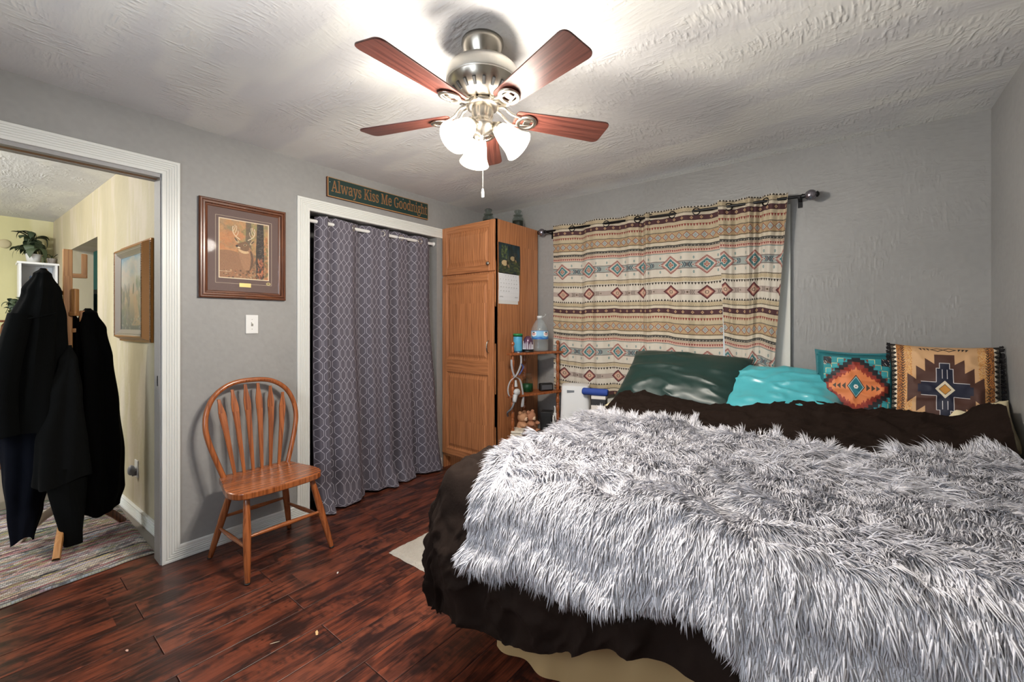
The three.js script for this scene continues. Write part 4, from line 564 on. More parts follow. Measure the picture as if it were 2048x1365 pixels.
  const at = (N, x) => { for (let i = 0; i + 1 < N.length; i++) { const [a, p] = N[i], [b, q] = N[i + 1]; if (x <= b) { const t = clamp((x - a) / (b - a)); return lerp(p, q, t * t * (3 - 2 * t)); } } return N[N.length - 1][1]; };
  const panel = (N, x0, x1, b0, b1, yb, phase, seed) => { // arc length for u
    const n = 240, len = [0]; for (let i = 1; i <= n; i++) { const xa = lerp(x0, x1, (i - 1) / n), xb = lerp(x0, x1, i / n); len.push(len[i - 1] + hypot(xb - xa, at(N, xb) - at(N, xa))); }
    return sheet((u, v) => { const i = Math.round(u * n), xt = lerp(x0, x1, u), w = at(N, xt), low = lerp(b0, b1, u); let x = lerp(xt, low, v); const fade = 1 - 0.62 * sstep(0, 0.9, v);
      const top = rodY(xt) + 0.034 + 0.012 * noise(xt * 14, 1, seed), dip = 0.02 * sin(u * 9 + seed) * v; const y = lerp(top, yb + dip, v);
      let z = RZ + w * fade + 0.03 * sstep(0.06, 0.6, v) * (fbm(u * 13 * (x1 - x0), v * 1.3, seed + 3, 2) - 0.5) * 2 + 0.004 * (fbm(u * 60 * (x1 - x0), v * 10, seed + 5, 2) - 0.5); z = max(z, 0.055);
      return [x, y, z, len[i] * 1.12 + phase, -(v * (top - yb)) + 0.676 * 0.095]; }, n, 120);
  };
  const L = thing('window_curtain', 'cream southwestern patterned curtain panel covering most of the window', 'curtain', [0, 0, 0], 0, 'patterned window curtains'); part('cloth', panel(nodesL, 0.865, 2.245, 0.885, 2.262, 0.735, 0.03, 3), M.southwest, L);
  const Rr = thing('window_curtain', 'narrow southwestern patterned curtain panel beside the bare grey wall', 'curtain', [0, 0, 0], 0, 'patterned window curtains'); part('cloth', panel(nodesR, 2.228, 2.635, 2.28, 2.548, 0.90, 0.42, 8), M.southwest, Rr);
  for (const [x, P] of [[1.06, L], [1.38, L], [1.645, L], [1.75, L], [1.91, L], [2.08, L], [2.29, Rr], [2.51, Rr]]) { const g = new THREE.TorusGeometry(0.024, 0.0042, 8, 26); const N = P === L ? nodesL : nodesR, m = part('grommet', g, M.blackMetal, P), s = (at(N, x + 0.01) - at(N, x - 0.01)) / 0.02; m.position.set(x, rodY(x) - 0.004, RZ); m.rotation.y = -Math.atan(s); }
  const lining = mat('#d8d8d2', 0.85, { transmission: 0.12, thickness: 0 });
  const wh = (x0, x1, k) => sheet((u, v) => [lerp(x0, x1, u), lerp(2.09, 0.55, v), 0.038 + 0.014 * sin(u * k) * (0.4 + 0.6 * v), u, v], 90, 20);
  solo('white_lining_curtain', 'plain white lining curtain hanging behind the patterned panels', 'curtain', wh(0.93, 1.75, 40), lining, 'white lining curtains'); solo('white_lining_curtain', 'plain white lining curtain showing past the narrow patterned panel', 'curtain', wh(1.77, 2.64, 44), lining, 'white lining curtains');
}
// ---------- bed ----------
const BX0 = 1.725, BZ1 = 2.10, BTOP = 0.695;
{
  const b = thing('bed', 'wide bed with mattress and box spring under the brown comforter', 'bed', [0, 0, 0]);
  part('mattress', rbox(BX0 + 0.01, 3.45, 0.42, BTOP, 0.1, BZ1 - 0.01, 0.05, 4), mat('#c9c3b8', 0.9), b); part('box_spring', rbox(BX0 + 0.02, 3.45, 0.2, 0.42, 0.1, BZ1 - 0.02, 0.02, 3), mat('#b5aa99', 0.9), b);
  for (const [x, z] of [[BX0 + 0.2, 0.25], [3.3, 0.25], [BX0 + 0.35, 1.75], [3.3, 1.75]]) part('bed_leg', box(x - 0.02, x + 0.02, 0, 0.2, z - 0.02, z + 0.02), M.blackMetal, b);
  part('side_rail', merge(box(BX0 + 0.04, BX0 + 0.07, 0.17, 0.2, 0.15, BZ1 - 0.1), box(3.37, 3.4, 0.17, 0.2, 0.15, BZ1 - 0.1)), M.blackMetal, b);
  // tan bed skirt round the box spring
  const skirtMat = mat('#a98d62', 0.9), hemY = (s) => 0.135 + 0.06 * sstep(0.25, 0.33, s) * sstep(0.5, 0.4, s) + 0.11 * sstep(0.42, 0.55, s) - 0.12 * sstep(0.56, 0.62, s);
  solo('bed_skirt', 'tan pleated bed skirt showing below the brown comforter', 'bed skirt', merge(sheet((u, v) => [lerp(BX0 + 0.2, 3.45, u), lerp(0.42, hemY(u), v), BZ1 - 0.012 + 0.012 * sin(u * 60) * v + 0.03 * v, u, v], 140, 10), sheet((u, v) => [BX0 + 0.012 - 0.02 * v - 0.008 * sin(u * 60) * v, lerp(0.42, 0.13, v), lerp(0.12, BZ1 - 0.3, u), u, v], 100, 8)), skirtMat);
}
// flat cloth coordinates (u to the right, v towards the foot) to a cloth that lies on the bed and hangs over its left side and foot
function overBed(u, v, top, x0, z1, r) {
  const du = max(0, x0 - u), dv = max(0, v - z1), d = min(pow(pow(du, 5) + pow(dv, 5), 0.2), max(du, dv, 0.3) > 0.56 && min(du, dv) > 0.1 ? 0.6 : 9); if (d < 1e-6) return [u, top, v, 0, 0, 0];
  const k = hypot(du, dv), cx = du / k, cz = dv / k, q = r * PI / 2, out = d < q ? r * sin(d / r) : r + 0.015 * (d - q), fall = d < q ? r * (1 - cos(d / r)) : r + (d - q);
  const bx = min(u, 99) < x0 ? x0 : u, bz = v > z1 ? z1 : v; return [bx - cx * out, top - fall, bz + cz * out, d, cx, cz];
}
function comforterAt(u, v, grain = 1) {
  const head = sstep(0.78, 0.5, v), right = sstep(3.3, 3.44, u) * sstep(0.74, 0.52, v);
  let top = BTOP + 0.055 + 0.105 * head * (0.8 + 0.3 * noise(u * 4, 3, 5)) + 0.07 * right;
  const p = overBed(u, v, top, BX0, BZ1, 0.075); let [x, y, z, d, cx, cz] = p;
  const flatK = sstep(0.12, 0.0, d), w1 = fbm(u * 3.1 + 0.4 * noise(u * 5, v * 5, 4), v * 7, 44, 3) - 0.5, w2 = 1 - abs(2 * fbm(u * 5 + v * 2, v * 6 - u, 47, 2) - 1), quilt = pow(abs(sin((u + v) * 10)) * abs(sin((u - v) * 10)), 0.3);
  const cr = pow(1 - abs(2 * fbm(u * 9 + v * 5, v * 16 - u * 2, 49, 3) - 1), 5); y += grain * flatK * (0.05 * w1 + 0.024 * pow(w2, 3) + 0.014 * (quilt - 0.6) + 0.014 * cr);
  const hang = sstep(0.05, 0.3, d); if (hang > 0) { const s = cx > cz ? v : u, fold = noise(s * 7 + 3 * cz, 1.5, 61) - 0.5 + 0.5 * (noise(s * 15, d * 2, 63) - 0.5); const o = hang * (0.06 * fold + 0.035 * sin(d * 5) + 0.035 * (pow(w2, 2) - 0.3) + 0.02 * (pow(1 - abs(2 * fbm(s * 9, d * 9, 53, 3) - 1), 4) - 0.2)); x -= cx * o; z += cz * o; y += 0.012 * hang * w1; }
  return [x, max(0.02, y), z];
}
{
  M.comforter = mat('#1c110b', 0.85, { specularIntensity: 0.35, bumpMap: rep(T.peel, 3, 3), bumpScale: 0.0012 });
  const U0 = BX0 - 0.66, g = sheet((s, t) => { const u = lerp(U0, 3.47, s), foot = 0.565 - 0.21 * sstep(1.95, 2.5, u) + 0.02 * sin(u * 9), v = lerp(0.40 + 0.03 * sin(u * 5) + 0.02 * noise(u * 9, 0, 2), BZ1 + foot, t); const du = max(0, BX0 - u), lim = du > 0 ? du : 0; return [...comforterAt(u, v), u, v]; }, 230, 210);
  solo('comforter', 'dark brown quilted comforter spread over the bed and hanging to the floor', 'comforter', g, M.comforter);
}
// ---------- shaggy throw ----------
{
  const left = (v) => 1.79 + 0.11 * sstep(1.85, 2.15, v), back = (u) => 0.97 + 0.14 * sstep(2.2, 2.75, u) - 0.36 * sstep(2.95, 3.45, u) + 0.03 * sin(u * 11), hem = (u) => 0.285 - 0.05 * sstep(1.9, 2.3, u) - 0.07 * sstep(2.35, 2.62, u) + 0.06 * sstep(2.66, 2.8, u) + 0.2 * sstep(2.8, 2.95, u) + 0.012 * sin(u * 23);
  const furAt = (s, t) => { const v0 = lerp(1.0, BZ1 + 0.3, t), u = lerp(left(v0), 3.46, s), v = lerp(back(u), BZ1 + hem(u), t);
    const p = comforterAt(u, v), over = max(0, v - BZ1), hang = sstep(0.0, 0.12, over), soft = fbm(u * 4, v * 4, 77, 2) - 0.5; return [p[0], p[1] + (1 - hang) * (0.022 + 0.02 * abs(soft)) + 0.01 * hang, p[2] + hang * (0.03 + 0.02 * soft)]; };
  const throwB = thing('shaggy_throw', 'shaggy pale grey faux fur throw spread over the foot of the bed', 'blanket', [0, 0, 0]);
  part('backing_cloth', sheet((s, t) => furAt(s, t), 110, 110), mat('#c4c2cc', 0.95), throwB);
  const strand = (bend, side) => { const n = 5, rad = 3, pos = [], idx = []; for (let i = 0; i <= n; i++) { const t = i / n, r = 0.5 * pow(1 - t, 0.55) * (0.75 + 0.5 * sin(t * PI)); const cx = bend * t * t, cz = side * t * t * (1 - 0.4 * t), cy = t - 0.12 * bend * t * t; for (let k = 0; k < rad; k++) { const a = k / rad * 2 * PI; pos.push(cx * 1 + r * 0.075 * cos(a), cy, cz + r * 0.075 * sin(a)); } } for (let i = 0; i < n; i++) for (let k = 0; k < rad; k++) { const a = i * rad + k, b = i * rad + (k + 1) % rad, c = a + rad, d = b + rad; idx.push(a, c, b, b, c, d); } const g = new THREE.BufferGeometry(); g.setAttribute('position', new THREE.Float32BufferAttribute(pos, 3)); g.setIndex(idx); g.computeVertexNormals(); return g; };
  const furMat = mat('#ffffff', 0.8, { sheen: 0.3 }), R = rng(404), VAR = [[0.5, 0.1], [0.75, -0.18], [0.35, 0.25], [0.9, 0.05]], PER = 48000;
  const P = V3(), A = V3(), B = V3(), N = V3(), F = V3(), S = V3(), m4 = new THREE.Matrix4(), col = new THREE.Color();
  VAR.forEach(([bend, side], vi) => {
    const im = new THREE.InstancedMesh(strand(bend, side), furMat, PER); im.name = 'fur_pile'; im.userData.kind = 'stuff';
    for (let i = 0; i < PER; i++) {
      let s = R(), t = R(); const q = R(); if (q < 0.03) t = R() * 0.015; else if (q < 0.055) s = R() * 0.012; else if (q < 0.10) t = 1 - R() * 0.02;
      const e = 0.003, p0 = furAt(s, t), p1 = furAt(min(1, s + e), t), p2 = furAt(s, min(1, t + e)); P.set(...p0); A.set(...p1).sub(P); B.set(...p2).sub(P); if (s > 1 - e) A.set(1, 0, 0); if (t > 1 - e) { const p3 = furAt(s, t - e); B.set(p0[0] - p3[0], p0[1] - p3[1], p0[2] - p3[2]); } A.normalize(); B.normalize(); N.crossVectors(B, A).normalize(); if (N.y < -0.2 || (abs(N.y) < 0.25 && N.z < 0)) N.negate();
      const sw = (fbm(P.x * 4.5, P.z * 4.5 + P.y * 4, 90, 2) - 0.5) * 4.4, hang = sstep(0.3, 0.8, B.y * -1); let fu = sin(sw) * (1 - 0.7 * hang) - 0.12, fv = 0.35 + cos(sw) * 0.75 + hang * 1.4; if (t < 0.03) { fv = -0.9; fu *= 0.7; } if (s < 0.03) fu = -0.9; if (t > 0.97) fv = 1.6;
      fu += (R() - 0.5) * 0.55; fv += (R() - 0.5) * 0.5; F.set(0, 0, 0).addScaledVector(A, fu).addScaledVector(B, fv).normalize();
      const clump = noise(P.x * 38, P.z * 38 + P.y * 38, 91), lift = lerp(0.28, 0.75, clump) * (0.8 + 0.4 * R()) * (t < 0.03 || s < 0.03 ? 1.1 : 1), dir = S.copy(F).multiplyScalar(1).addScaledVector(N, lift).normalize().clone();
      const len = lerp(0.034, 0.058, R()) * lerp(0.85, 1.1, clump), wid = len * lerp(0.95, 1.5, R());
      // local y along the strand, local x leans further along the flow and down
      const X = F.clone().addScaledVector(N, -0.55); X.y -= 0.25; X.addScaledVector(dir, -X.dot(dir)).normalize(); const Z = new THREE.Vector3().crossVectors(X, dir).normalize(); if (R() < 0.5) Z.negate();
      m4.makeBasis(X.multiplyScalar(wid), dir.multiplyScalar(len), Z.multiplyScalar(wid)); m4.setPosition(P.x, P.y, P.z); im.setMatrixAt(i, m4);
      const k = lerp(0.46, 0.75, R()); col.setRGB(k * 0.985, k * 0.975, k * 1.04); im.setColorAt(i, col);
    }
    throwB.add(im);
  });
}
// ---------- pillows ----------
function pillowGeo(w, h, t, { pinch = 0.1, wr = 0.01, seed = 1, n = 56, flange = 0, power = 0.5 } = {}) {
  const side = (sgn) => sheet((u, v) => {
    const a = 2 * u - 1, b = 2 * v - 1, fa = clamp(abs(a) / (1 - flange)), fb = clamp(abs(b) / (1 - flange));
    const e = pow(max(0, (1 - pow(fa, 3)) * (1 - pow(fb, 3))), power), curve = 1 - pinch * (1 - b * b) * pow(abs(a), 2), curve2 = 1 - pinch * (1 - a * a) * pow(abs(b), 2);
    const wrk = (fbm(u * 5 + seed, v * 5, seed, 3) - 0.5) * 2 + 1.4 * pow(1 - abs(2 * fbm(u * 3 + seed, v * 6, seed + 4, 2) - 1), 4) - 0.4;
    return [a * w / 2 * curve, b * h / 2 * curve2, sgn * (t / 2 * e + wr * wrk * (0.25 + 0.75 * e) * (sgn > 0 ? 1 : 0.5)) + 0.35 * wr * (fbm(u * 8, v * 8, seed + 8, 2) - 0.5), sgn > 0 ? u : 1 - u, v];
  }, n, n);
  return merge(side(1), side(-1));
}
function pillow(name, label, geo, m, [x, y, z], rx, ry = 0, rz = 0, group) { const o = solo(name, label, 'pillow', geo, m, group); o.rotation.order = 'YXZ'; o.position.set(x, y, z); o.rotation.set(rx, ry, rz); return o; }
{
  M.greenSatin = mat('#12302c', 0.42, { sheen: 0.4, clearcoat: 0.15, clearcoatRoughness: 0.35 }); M.tealSatin = mat('#4aa9b3', 0.3, { sheen: 0.5, clearcoat: 0.25, clearcoatRoughness: 0.3 }); M.cream = mat('#d6c9a6', 0.85);
  pillow('green_satin_pillow', 'dark green satin pillow leaning below the window', pillowGeo(0.80, 0.5, 0.2, { wr: 0.011, seed: 3, pinch: 0.05 }), M.greenSatin, [2.04, 0.93, 0.34], -0.85, 0, -0.045);
  pillow('cream_pillow', 'cream pillow edge showing under the dark green satin pillow', pillowGeo(0.78, 0.46, 0.13, { wr: 0.008, seed: 5 }), M.cream, [2.0, 0.785, 0.38], -1.4, 0, -0.03);
  pillow('teal_satin_pillow', 'shiny turquoise satin pillow between the green and the patterned pillows', pillowGeo(0.62, 0.5, 0.2, { wr: 0.014, seed: 9, pinch: 0.05 }), M.tealSatin, [2.62, 0.88, 0.37], -0.95, 0, -0.03);
  const stepped = (c, cx, cy, w, h, n, col) => { c.fillStyle = col; for (let i = 0; i < n; i++) { const a = w * (1 - i / n), b = h * (i + 1) / n; c.fillRect(cx - a, cy - b, 2 * a, 2 * b); } };
  const dia = (c, x, y, a, b, col) => { c.fillStyle = col; c.beginPath(); c.moveTo(x - a, y); c.lineTo(x, y - b); c.lineTo(x + a, y); c.lineTo(x, y + b); c.fill(); };
  const tealArt = canvasTex(1024, 1024, (c, a, b) => {
    const R = rng(17); c.fillStyle = '#15636b'; c.fillRect(0, 0, a, b); blotch(c, R, 2500, 0, a, 0, b, 1, 4, ['#2b8a90', '#0f4c55', '#3d9aa0'], 0.5);
    c.save(); c.beginPath(); c.rect(110, 110, 804, 804); c.clip(); c.fillStyle = '#2b868e'; c.fillRect(0, 0, a, b); stepped(c, 512, 512, 460, 420, 9, '#1c1c22');
    const hook = (x, y, sx, sy) => { c.fillStyle = '#3598a0'; c.fillRect(x, y, 74 * sx, 62 * sy); c.strokeStyle = '#d9c98f'; c.lineWidth = 7; c.beginPath(); c.moveTo(x, y + 62 * sy); c.lineTo(x + 74 * sx, y + 62 * sy); c.lineTo(x + 74 * sx, y); c.stroke(); c.fillStyle = '#7c3526'; c.beginPath(); c.moveTo(x - 4 * sx, y + 8 * sy); c.lineTo(x - 34 * sx, y + 58 * sy); c.lineTo(x - 2 * sx, y + 58 * sy); c.fill(); };
    for (let k = 0; k < 5; k++) for (const sx of [-1, 1]) for (const sy of [-1, 1]) hook(512 + sx * (70 + k * 76), 512 + sy * (400 - k * 78), sx, sy);
    stepped(c, 512, 512, 400, 350, 8, '#26201f'); stepped(c, 512, 512, 378, 330, 8, '#7f2a20'); stepped(c, 512, 512, 330, 280, 8, '#8f3324'); stepped(c, 512, 512, 330, 215, 8, '#cf7846'); for (let k = -5; k <= 5; k++) { const hh = 230 * (1 - abs(k) / 6.4); for (const s of [-1, 1]) { c.fillStyle = '#cf7846'; c.beginPath(); c.moveTo(512 + k * 52 - 26, 512 + s * hh * 0.8); c.lineTo(512 + k * 52, 512 + s * (hh + 34)); c.lineTo(512 + k * 52 + 26, 512 + s * hh * 0.8); c.fill(); } }
    c.fillStyle = '#3f2f20'; for (const s of [-1, 1]) for (const o of [120, 180, 236]) { c.beginPath(); c.moveTo(512 + s * (o + 46), 512); c.lineTo(512 + s * o, 512 - 56 + o * 0.1); c.lineTo(512 + s * o, 512 + 56 - o * 0.1); c.fill(); }
    dia(c, 512, 512, 104, 150, '#2a2623'); dia(c, 512, 512, 92, 132, '#b9c6c0'); dia(c, 512, 512, 84, 122, '#1f6f7c'); for (let k = 0; k < 6; k++) { const t = k / 6 * 2 * PI; c.fillStyle = '#e6e2da'; c.beginPath(); c.arc(512 + 17 * cos(t), 512 + 17 * sin(t), 12, 0, 7); c.fill(); } c.fillStyle = '#2a2623'; c.beginPath(); c.arc(512, 512, 7, 0, 7); c.fill();
    for (const [x, y] of [[110, 110], [914, 110], [110, 914], [914, 914]]) { c.fillStyle = '#141a24'; c.fillRect(x - 105, y - 105, 210, 210); for (let k = 0; k < 26; k++) { c.strokeStyle = ['#c9a58f', '#6b4a34', '#d6cfc2', '#2d5a68'][k % 4]; c.lineWidth = 6; c.beginPath(); const xx = x - 100 + R() * 200, yy = y - 100 + R() * 200; c.moveTo(xx, yy); c.lineTo(xx + 26, yy + 34); c.stroke(); } } c.restore();
  }, false);
  pillow('patterned_teal_pillow', 'square teal pillow with a stepped orange and red diamond motif', pillowGeo(0.37, 0.44, 0.16, { wr: 0.01, seed: 12, pinch: 0.07, flange: 0.08 }), mat('#ffffff', 0.6, { map: tealArt, sheen: 0.3 }), [2.962, 0.955, 0.31], -0.3, 0.04, -0.02);
  const tanArt = canvasTex(1024, 1024, (c, a, b) => {
    const R = rng(23); c.fillStyle = '#c29a70'; c.fillRect(0, 0, a, b); const band = (x0, x1, col, n) => { for (let i = 0; i < n; i++) { c.fillStyle = col[floor(R() * col.length)]; c.fillRect(lerp(x0, x1, R()), R() * b, 6, 6); } };
    c.fillStyle = '#7d4a26'; c.fillRect(70, 0, 62, b); c.fillRect(a - 132, 0, 62, b); band(60, 140, ['#3c2316', '#a8662f', '#c98a3f'], 2600); band(a - 140, a - 60, ['#3c2316', '#a8662f', '#c98a3f'], 2600); band(130, 215, ['#b9813f', '#a8662f', '#d6a860'], 2000); band(a - 215, a - 130, ['#b9813f', '#a8662f', '#d6a860'], 2000);
    c.strokeStyle = '#1b1714'; c.lineWidth = 7; for (const x of [128, a - 128]) for (let y = 30; y < b; y += 30) { const up = y > b / 2 ? -1 : 1, w = 26 - 12 * abs(sin(y * 0.012)); c.beginPath(); c.moveTo(x - w, y - 14 * up); c.lineTo(x, y + 8 * up); c.lineTo(x + w, y - 14 * up); c.stroke(); }
    c.fillStyle = '#16120f'; c.fillRect(0, 0, 66, b); c.fillRect(a - 66, 0, 66, b); for (const [x, s] of [[66, -1], [a - 66, 1]]) for (let y = 20; y < b; y += 52) { c.fillStyle = '#d8cdb9'; c.beginPath(); c.moveTo(x, y); c.lineTo(x + s * 34, y + 22); c.lineTo(x, y + 44); c.fill(); c.strokeStyle = '#8d8274'; c.lineWidth = 4; c.strokeRect(x + s * 34 - 12, y + 12, 22, 22); }
    const br = '#46281d'; c.fillStyle = br; c.fillRect(425, 130, 180, 800); for (const s of [-1, 1]) for (const [o, y0, y1] of [[88, 190, 840], [172, 280, 760], [258, 370, 660]]) { const cx = 515; c.beginPath(); c.moveTo(cx + s * (o - 8), 512 - 150 + o * 0.2); c.lineTo(cx + s * (o - 8), y0 + 60); c.lineTo(cx + s * (o + 88), y0 - 10); c.lineTo(cx + s * (o + 88), 1024 - y0 + 20); c.lineTo(cx + s * (o - 8), 1024 - y0 - 60); c.fill(); }
    c.fillStyle = '#c29a70'; c.beginPath(); c.moveTo(450, 935); c.lineTo(515, 870); c.lineTo(580, 935); c.fill();
    c.fillStyle = '#12152b'; c.fillRect(270, 470, 490, 84); c.fillRect(300, 440, 430, 144); c.fillRect(470, 230, 90, 560); c.fillRect(440, 290, 150, 440); dia(c, 515, 512, 130, 130, '#12152b'); c.strokeStyle = '#c9c5c4'; c.lineWidth = 6; for (const s of [-1, 1]) { c.beginPath(); c.moveTo(515 + s * 75, 440); c.lineTo(515 + s * 75, 290); c.lineTo(515 + s * 45, 290); c.lineTo(515 + s * 45, 230); c.lineTo(515, 230); c.moveTo(515 + s * 75, 584); c.lineTo(515 + s * 75, 730); c.lineTo(515 + s * 45, 730); c.lineTo(515 + s * 45, 790); c.lineTo(515, 790); c.moveTo(515 + s * 75, 440); c.lineTo(515 + s * 215, 440); c.moveTo(515 + s * 75, 584); c.lineTo(515 + s * 215, 584); c.moveTo(515 + s * 22, 300); c.lineTo(515 + s * 22, 400); c.moveTo(515 + s * 22, 630); c.lineTo(515 + s * 22, 720); c.stroke(); }
    dia(c, 515, 512, 88, 92, '#d3c7ad'); dia(c, 515, 512, 52, 54, '#b97f33'); c.strokeStyle = '#2b2018'; c.lineWidth = 4; c.beginPath(); c.moveTo(463, 512); c.lineTo(515, 458); c.lineTo(567, 512); c.lineTo(515, 566); c.closePath(); c.stroke();
    c.strokeStyle = '#1d1613'; c.lineWidth = 9; c.beginPath(); c.moveTo(400, 62); c.lineTo(460, 40); c.lineTo(560, 88); c.lineTo(620, 62); c.lineTo(560, 40); c.lineTo(460, 88); c.closePath(); c.stroke(); c.fillStyle = '#1d1613'; for (const s of [-1, 1]) for (let k = 0; k < 3; k++) { const x = 510 + s * (130 + k * 34); c.beginPath(); c.moveTo(x, 48); c.lineTo(x + s * 30, 48); c.lineTo(x, 84); c.fill(); }
    blotch(c, R, 600, 0, a, 0, b, 2, 7, ['#000000', '#ffffff'], 0.03);
  }, false);
  const tan = pillow('patterned_tan_pillow', 'tan pillow with a brown stepped star and navy cross against the corner', pillowGeo(0.40, 0.48, 0.17, { wr: 0.01, seed: 15, pinch: 0.05 }), mat('#ffffff', 0.7, { map: tanArt, sheen: 0.3 }), [3.298, 0.975, 0.33], -0.28, -0.02, -0.02);
  for (const s of [-1, 1]) { const g = []; const R = rng(31 + s); for (let k = 0; k < 46; k++) { const y = lerp(-0.235, 0.24, k / 45); g.push(tube([[s * 0.196, y, 0], [s * 0.204, y + 0.006 * (R() - 0.5), 0.006 * (R() - 0.5)], [s * 0.208, y + 0.01 * (R() - 0.5) + 0.006, 0.008 * (R() - 0.5)]], 0.004 + 0.002 * R(), 4, 6)); } part('fringe', merge(g), mat('#131013', 0.9), tan, 'black knotted fringe'); }
  pillow('cream_pillow', 'cream pillow corner behind the bunched comforter by the right wall', pillowGeo(0.24, 0.26, 0.1, { wr: 0.006, seed: 25 }), M.cream, [3.405, 0.845, 0.43], -0.6, 0, 0.1);
}
// ---------- neighbouring room ----------
{ // flush ceiling lamp of the neighbouring room, out of sight
  const L = thing('hall_lamp', 'flush white glass ceiling lamp in the neighbouring room', 'lamp', [-1.9, H, 4.3]); part('lamp_base', lathe([[0, 0], [0.15, 0], [0.15, -0.02], [0, -0.02]], 30), M.white, L);
  part('lamp_dome', lathe([[0.14, -0.02], [0.138, -0.05], [0.11, -0.085], [0.06, -0.105], [0, -0.11]], 30), mat('#ffffff', 0.5, { emissive: new THREE.Color(1, 0.93, 0.82), emissiveIntensity: 1.2 }), L);
  const p = new THREE.PointLight(new THREE.Color(1, 0.955, 0.89), HALL_POWER, 0, 2); p.position.set(-1.9, H - 0.06, 4.3); p.castShadow = true; p.shadow.radius = 4; p.name = 'hall_lamp_light'; scene.add(p);
}
{ // landscape painting on the yellow wall
  const w = 0.70, h = 0.66, f = new THREE.Group(); f.name = 'landscape_painting'; f.userData = { label: 'landscape painting in a carved gold and silver frame on the yellow wall', category: 'painting' }; scene.add(f);
  const s = 0.715, dx = -0.9989, dz = 0.0472; f.position.set(HS.x + dx * s + 0.0472 * 0.003, 1.525, HS.z + dz * s + 0.9989 * 0.003); f.rotation.y = 0.0472;
  const silver = mat('#8d857e', 0.35, { metalness: 0.6 }), gold = mat('#8a5a24', 0.4, { metalness: 0.4 });
  frameRails(w, h, [[0, 0], [0, 0.012], [0.012, 0.016], [0.03, 0.05], [0.036, 0.053], [0.042, 0.05]], f, gold, false); frameRails(w - 0.084, h - 0.084, [[0, 0.05], [0.008, 0.044], [0.012, 0.046], [0.035, 0.028], [0.04, 0.026]], f, silver, false);
  const beads = []; for (const [ins, t] of [[0.036, 0.053], [0.006, 0.016]]) for (const sx of [-1, 1]) for (let y = -h / 2 + ins; y < h / 2 - ins; y += 0.011) beads.push(new THREE.SphereGeometry(0.0042, 6, 4).translate(sx * (w / 2 - ins), y, t)); part('beading', merge(beads), silver, f);
  const art = canvasTex(640, 600, (c, a, b) => { const R = rng(61); const g = c.createLinearGradient(0, 0, 0, b); g.addColorStop(0, '#6f93ac'); g.addColorStop(0.25, '#a9b0ae'); g.addColorStop(0.45, '#c4aa92'); g.addColorStop(0.62, '#b3a184'); g.addColorStop(1, '#5d6468'); c.fillStyle = g; c.fillRect(0, 0, a, b); blotch(c, R, 160, 0, a, 40, 260, 20, 60, ['#d2b7a4', '#b7bcb8', '#c9c0b2', '#8fa9b8'], 0.25, 1.6, 0.8); blotch(c, R, 160, 0, 260, 250, 560, 8, 30, ['#66735a', '#7f7a70', '#8a7c86', '#515c58'], 0.4, 0.7, 1.5); blotch(c, R, 120, 420, a, 200, 560, 8, 28, ['#5f7352', '#7d8a5c', '#6e7268'], 0.45, 0.7, 1.5); for (const x of [70, 120, 170, 210]) { c.fillStyle = '#6f7568'; c.globalAlpha = 0.6; c.beginPath(); c.moveTo(x - 20, 330); c.lineTo(x, 210 + x * 0.2); c.lineTo(x + 20, 330); c.fill(); } c.globalAlpha = 0.7; c.fillStyle = '#44583f'; for (const [x, y] of [[350, 270], [540, 200], [560, 240]]) { c.beginPath(); c.ellipse(x, y, 16, 46, 0.2, 0, 7); c.fill(); } c.globalAlpha = 0.75; c.fillStyle = '#bf9f7d'; c.beginPath(); c.moveTo(360, 330); c.bezierCurveTo(330, 420, 460, 470, 300, 560); c.lineTo(560, 560); c.bezierCurveTo(500, 470, 470, 420, 420, 330); c.fill(); c.globalAlpha = 1; blotch(c, R, 120, 0, a, 470, b, 5, 20, ['#59646b', '#7b8a8d', '#c3c1b2', '#6d7a63'], 0.45, 1.4, 0.6); }, false);
  const p = new THREE.PlaneGeometry(w - 0.15, h - 0.15); p.translate(0, 0, 0.024); part('canvas_picture', p, mat('#cdc8c0', 0.5, { map: art }), f, 'hazy landscape with a winding path');
}
{ const o = thing('wall_outlet', 'white wall outlet with a grey plug-in freshener near the yellow wall baseboard', 'outlet', [HS.x - 0.9989 * 0.725, 0.335, HS.z + 0.0472 * 0.725], 0.0472); part('plate', rbox(-0.036, 0.036, -0.058, 0.058, 0, 0.006, 0.003), M.white, o); part('plug_body', new THREE.SphereGeometry(0.03, 16, 12).scale(0.9, 1.15, 0.7).translate(0.0, -0.005, 0.03), mat('#8a8c94', 0.3), o, 'grey rounded plug'); part('plug_neck', rbox(-0.012, 0.012, -0.045, -0.015, 0.006, 0.03, 0.004), mat('#8a8c94', 0.3), o); }
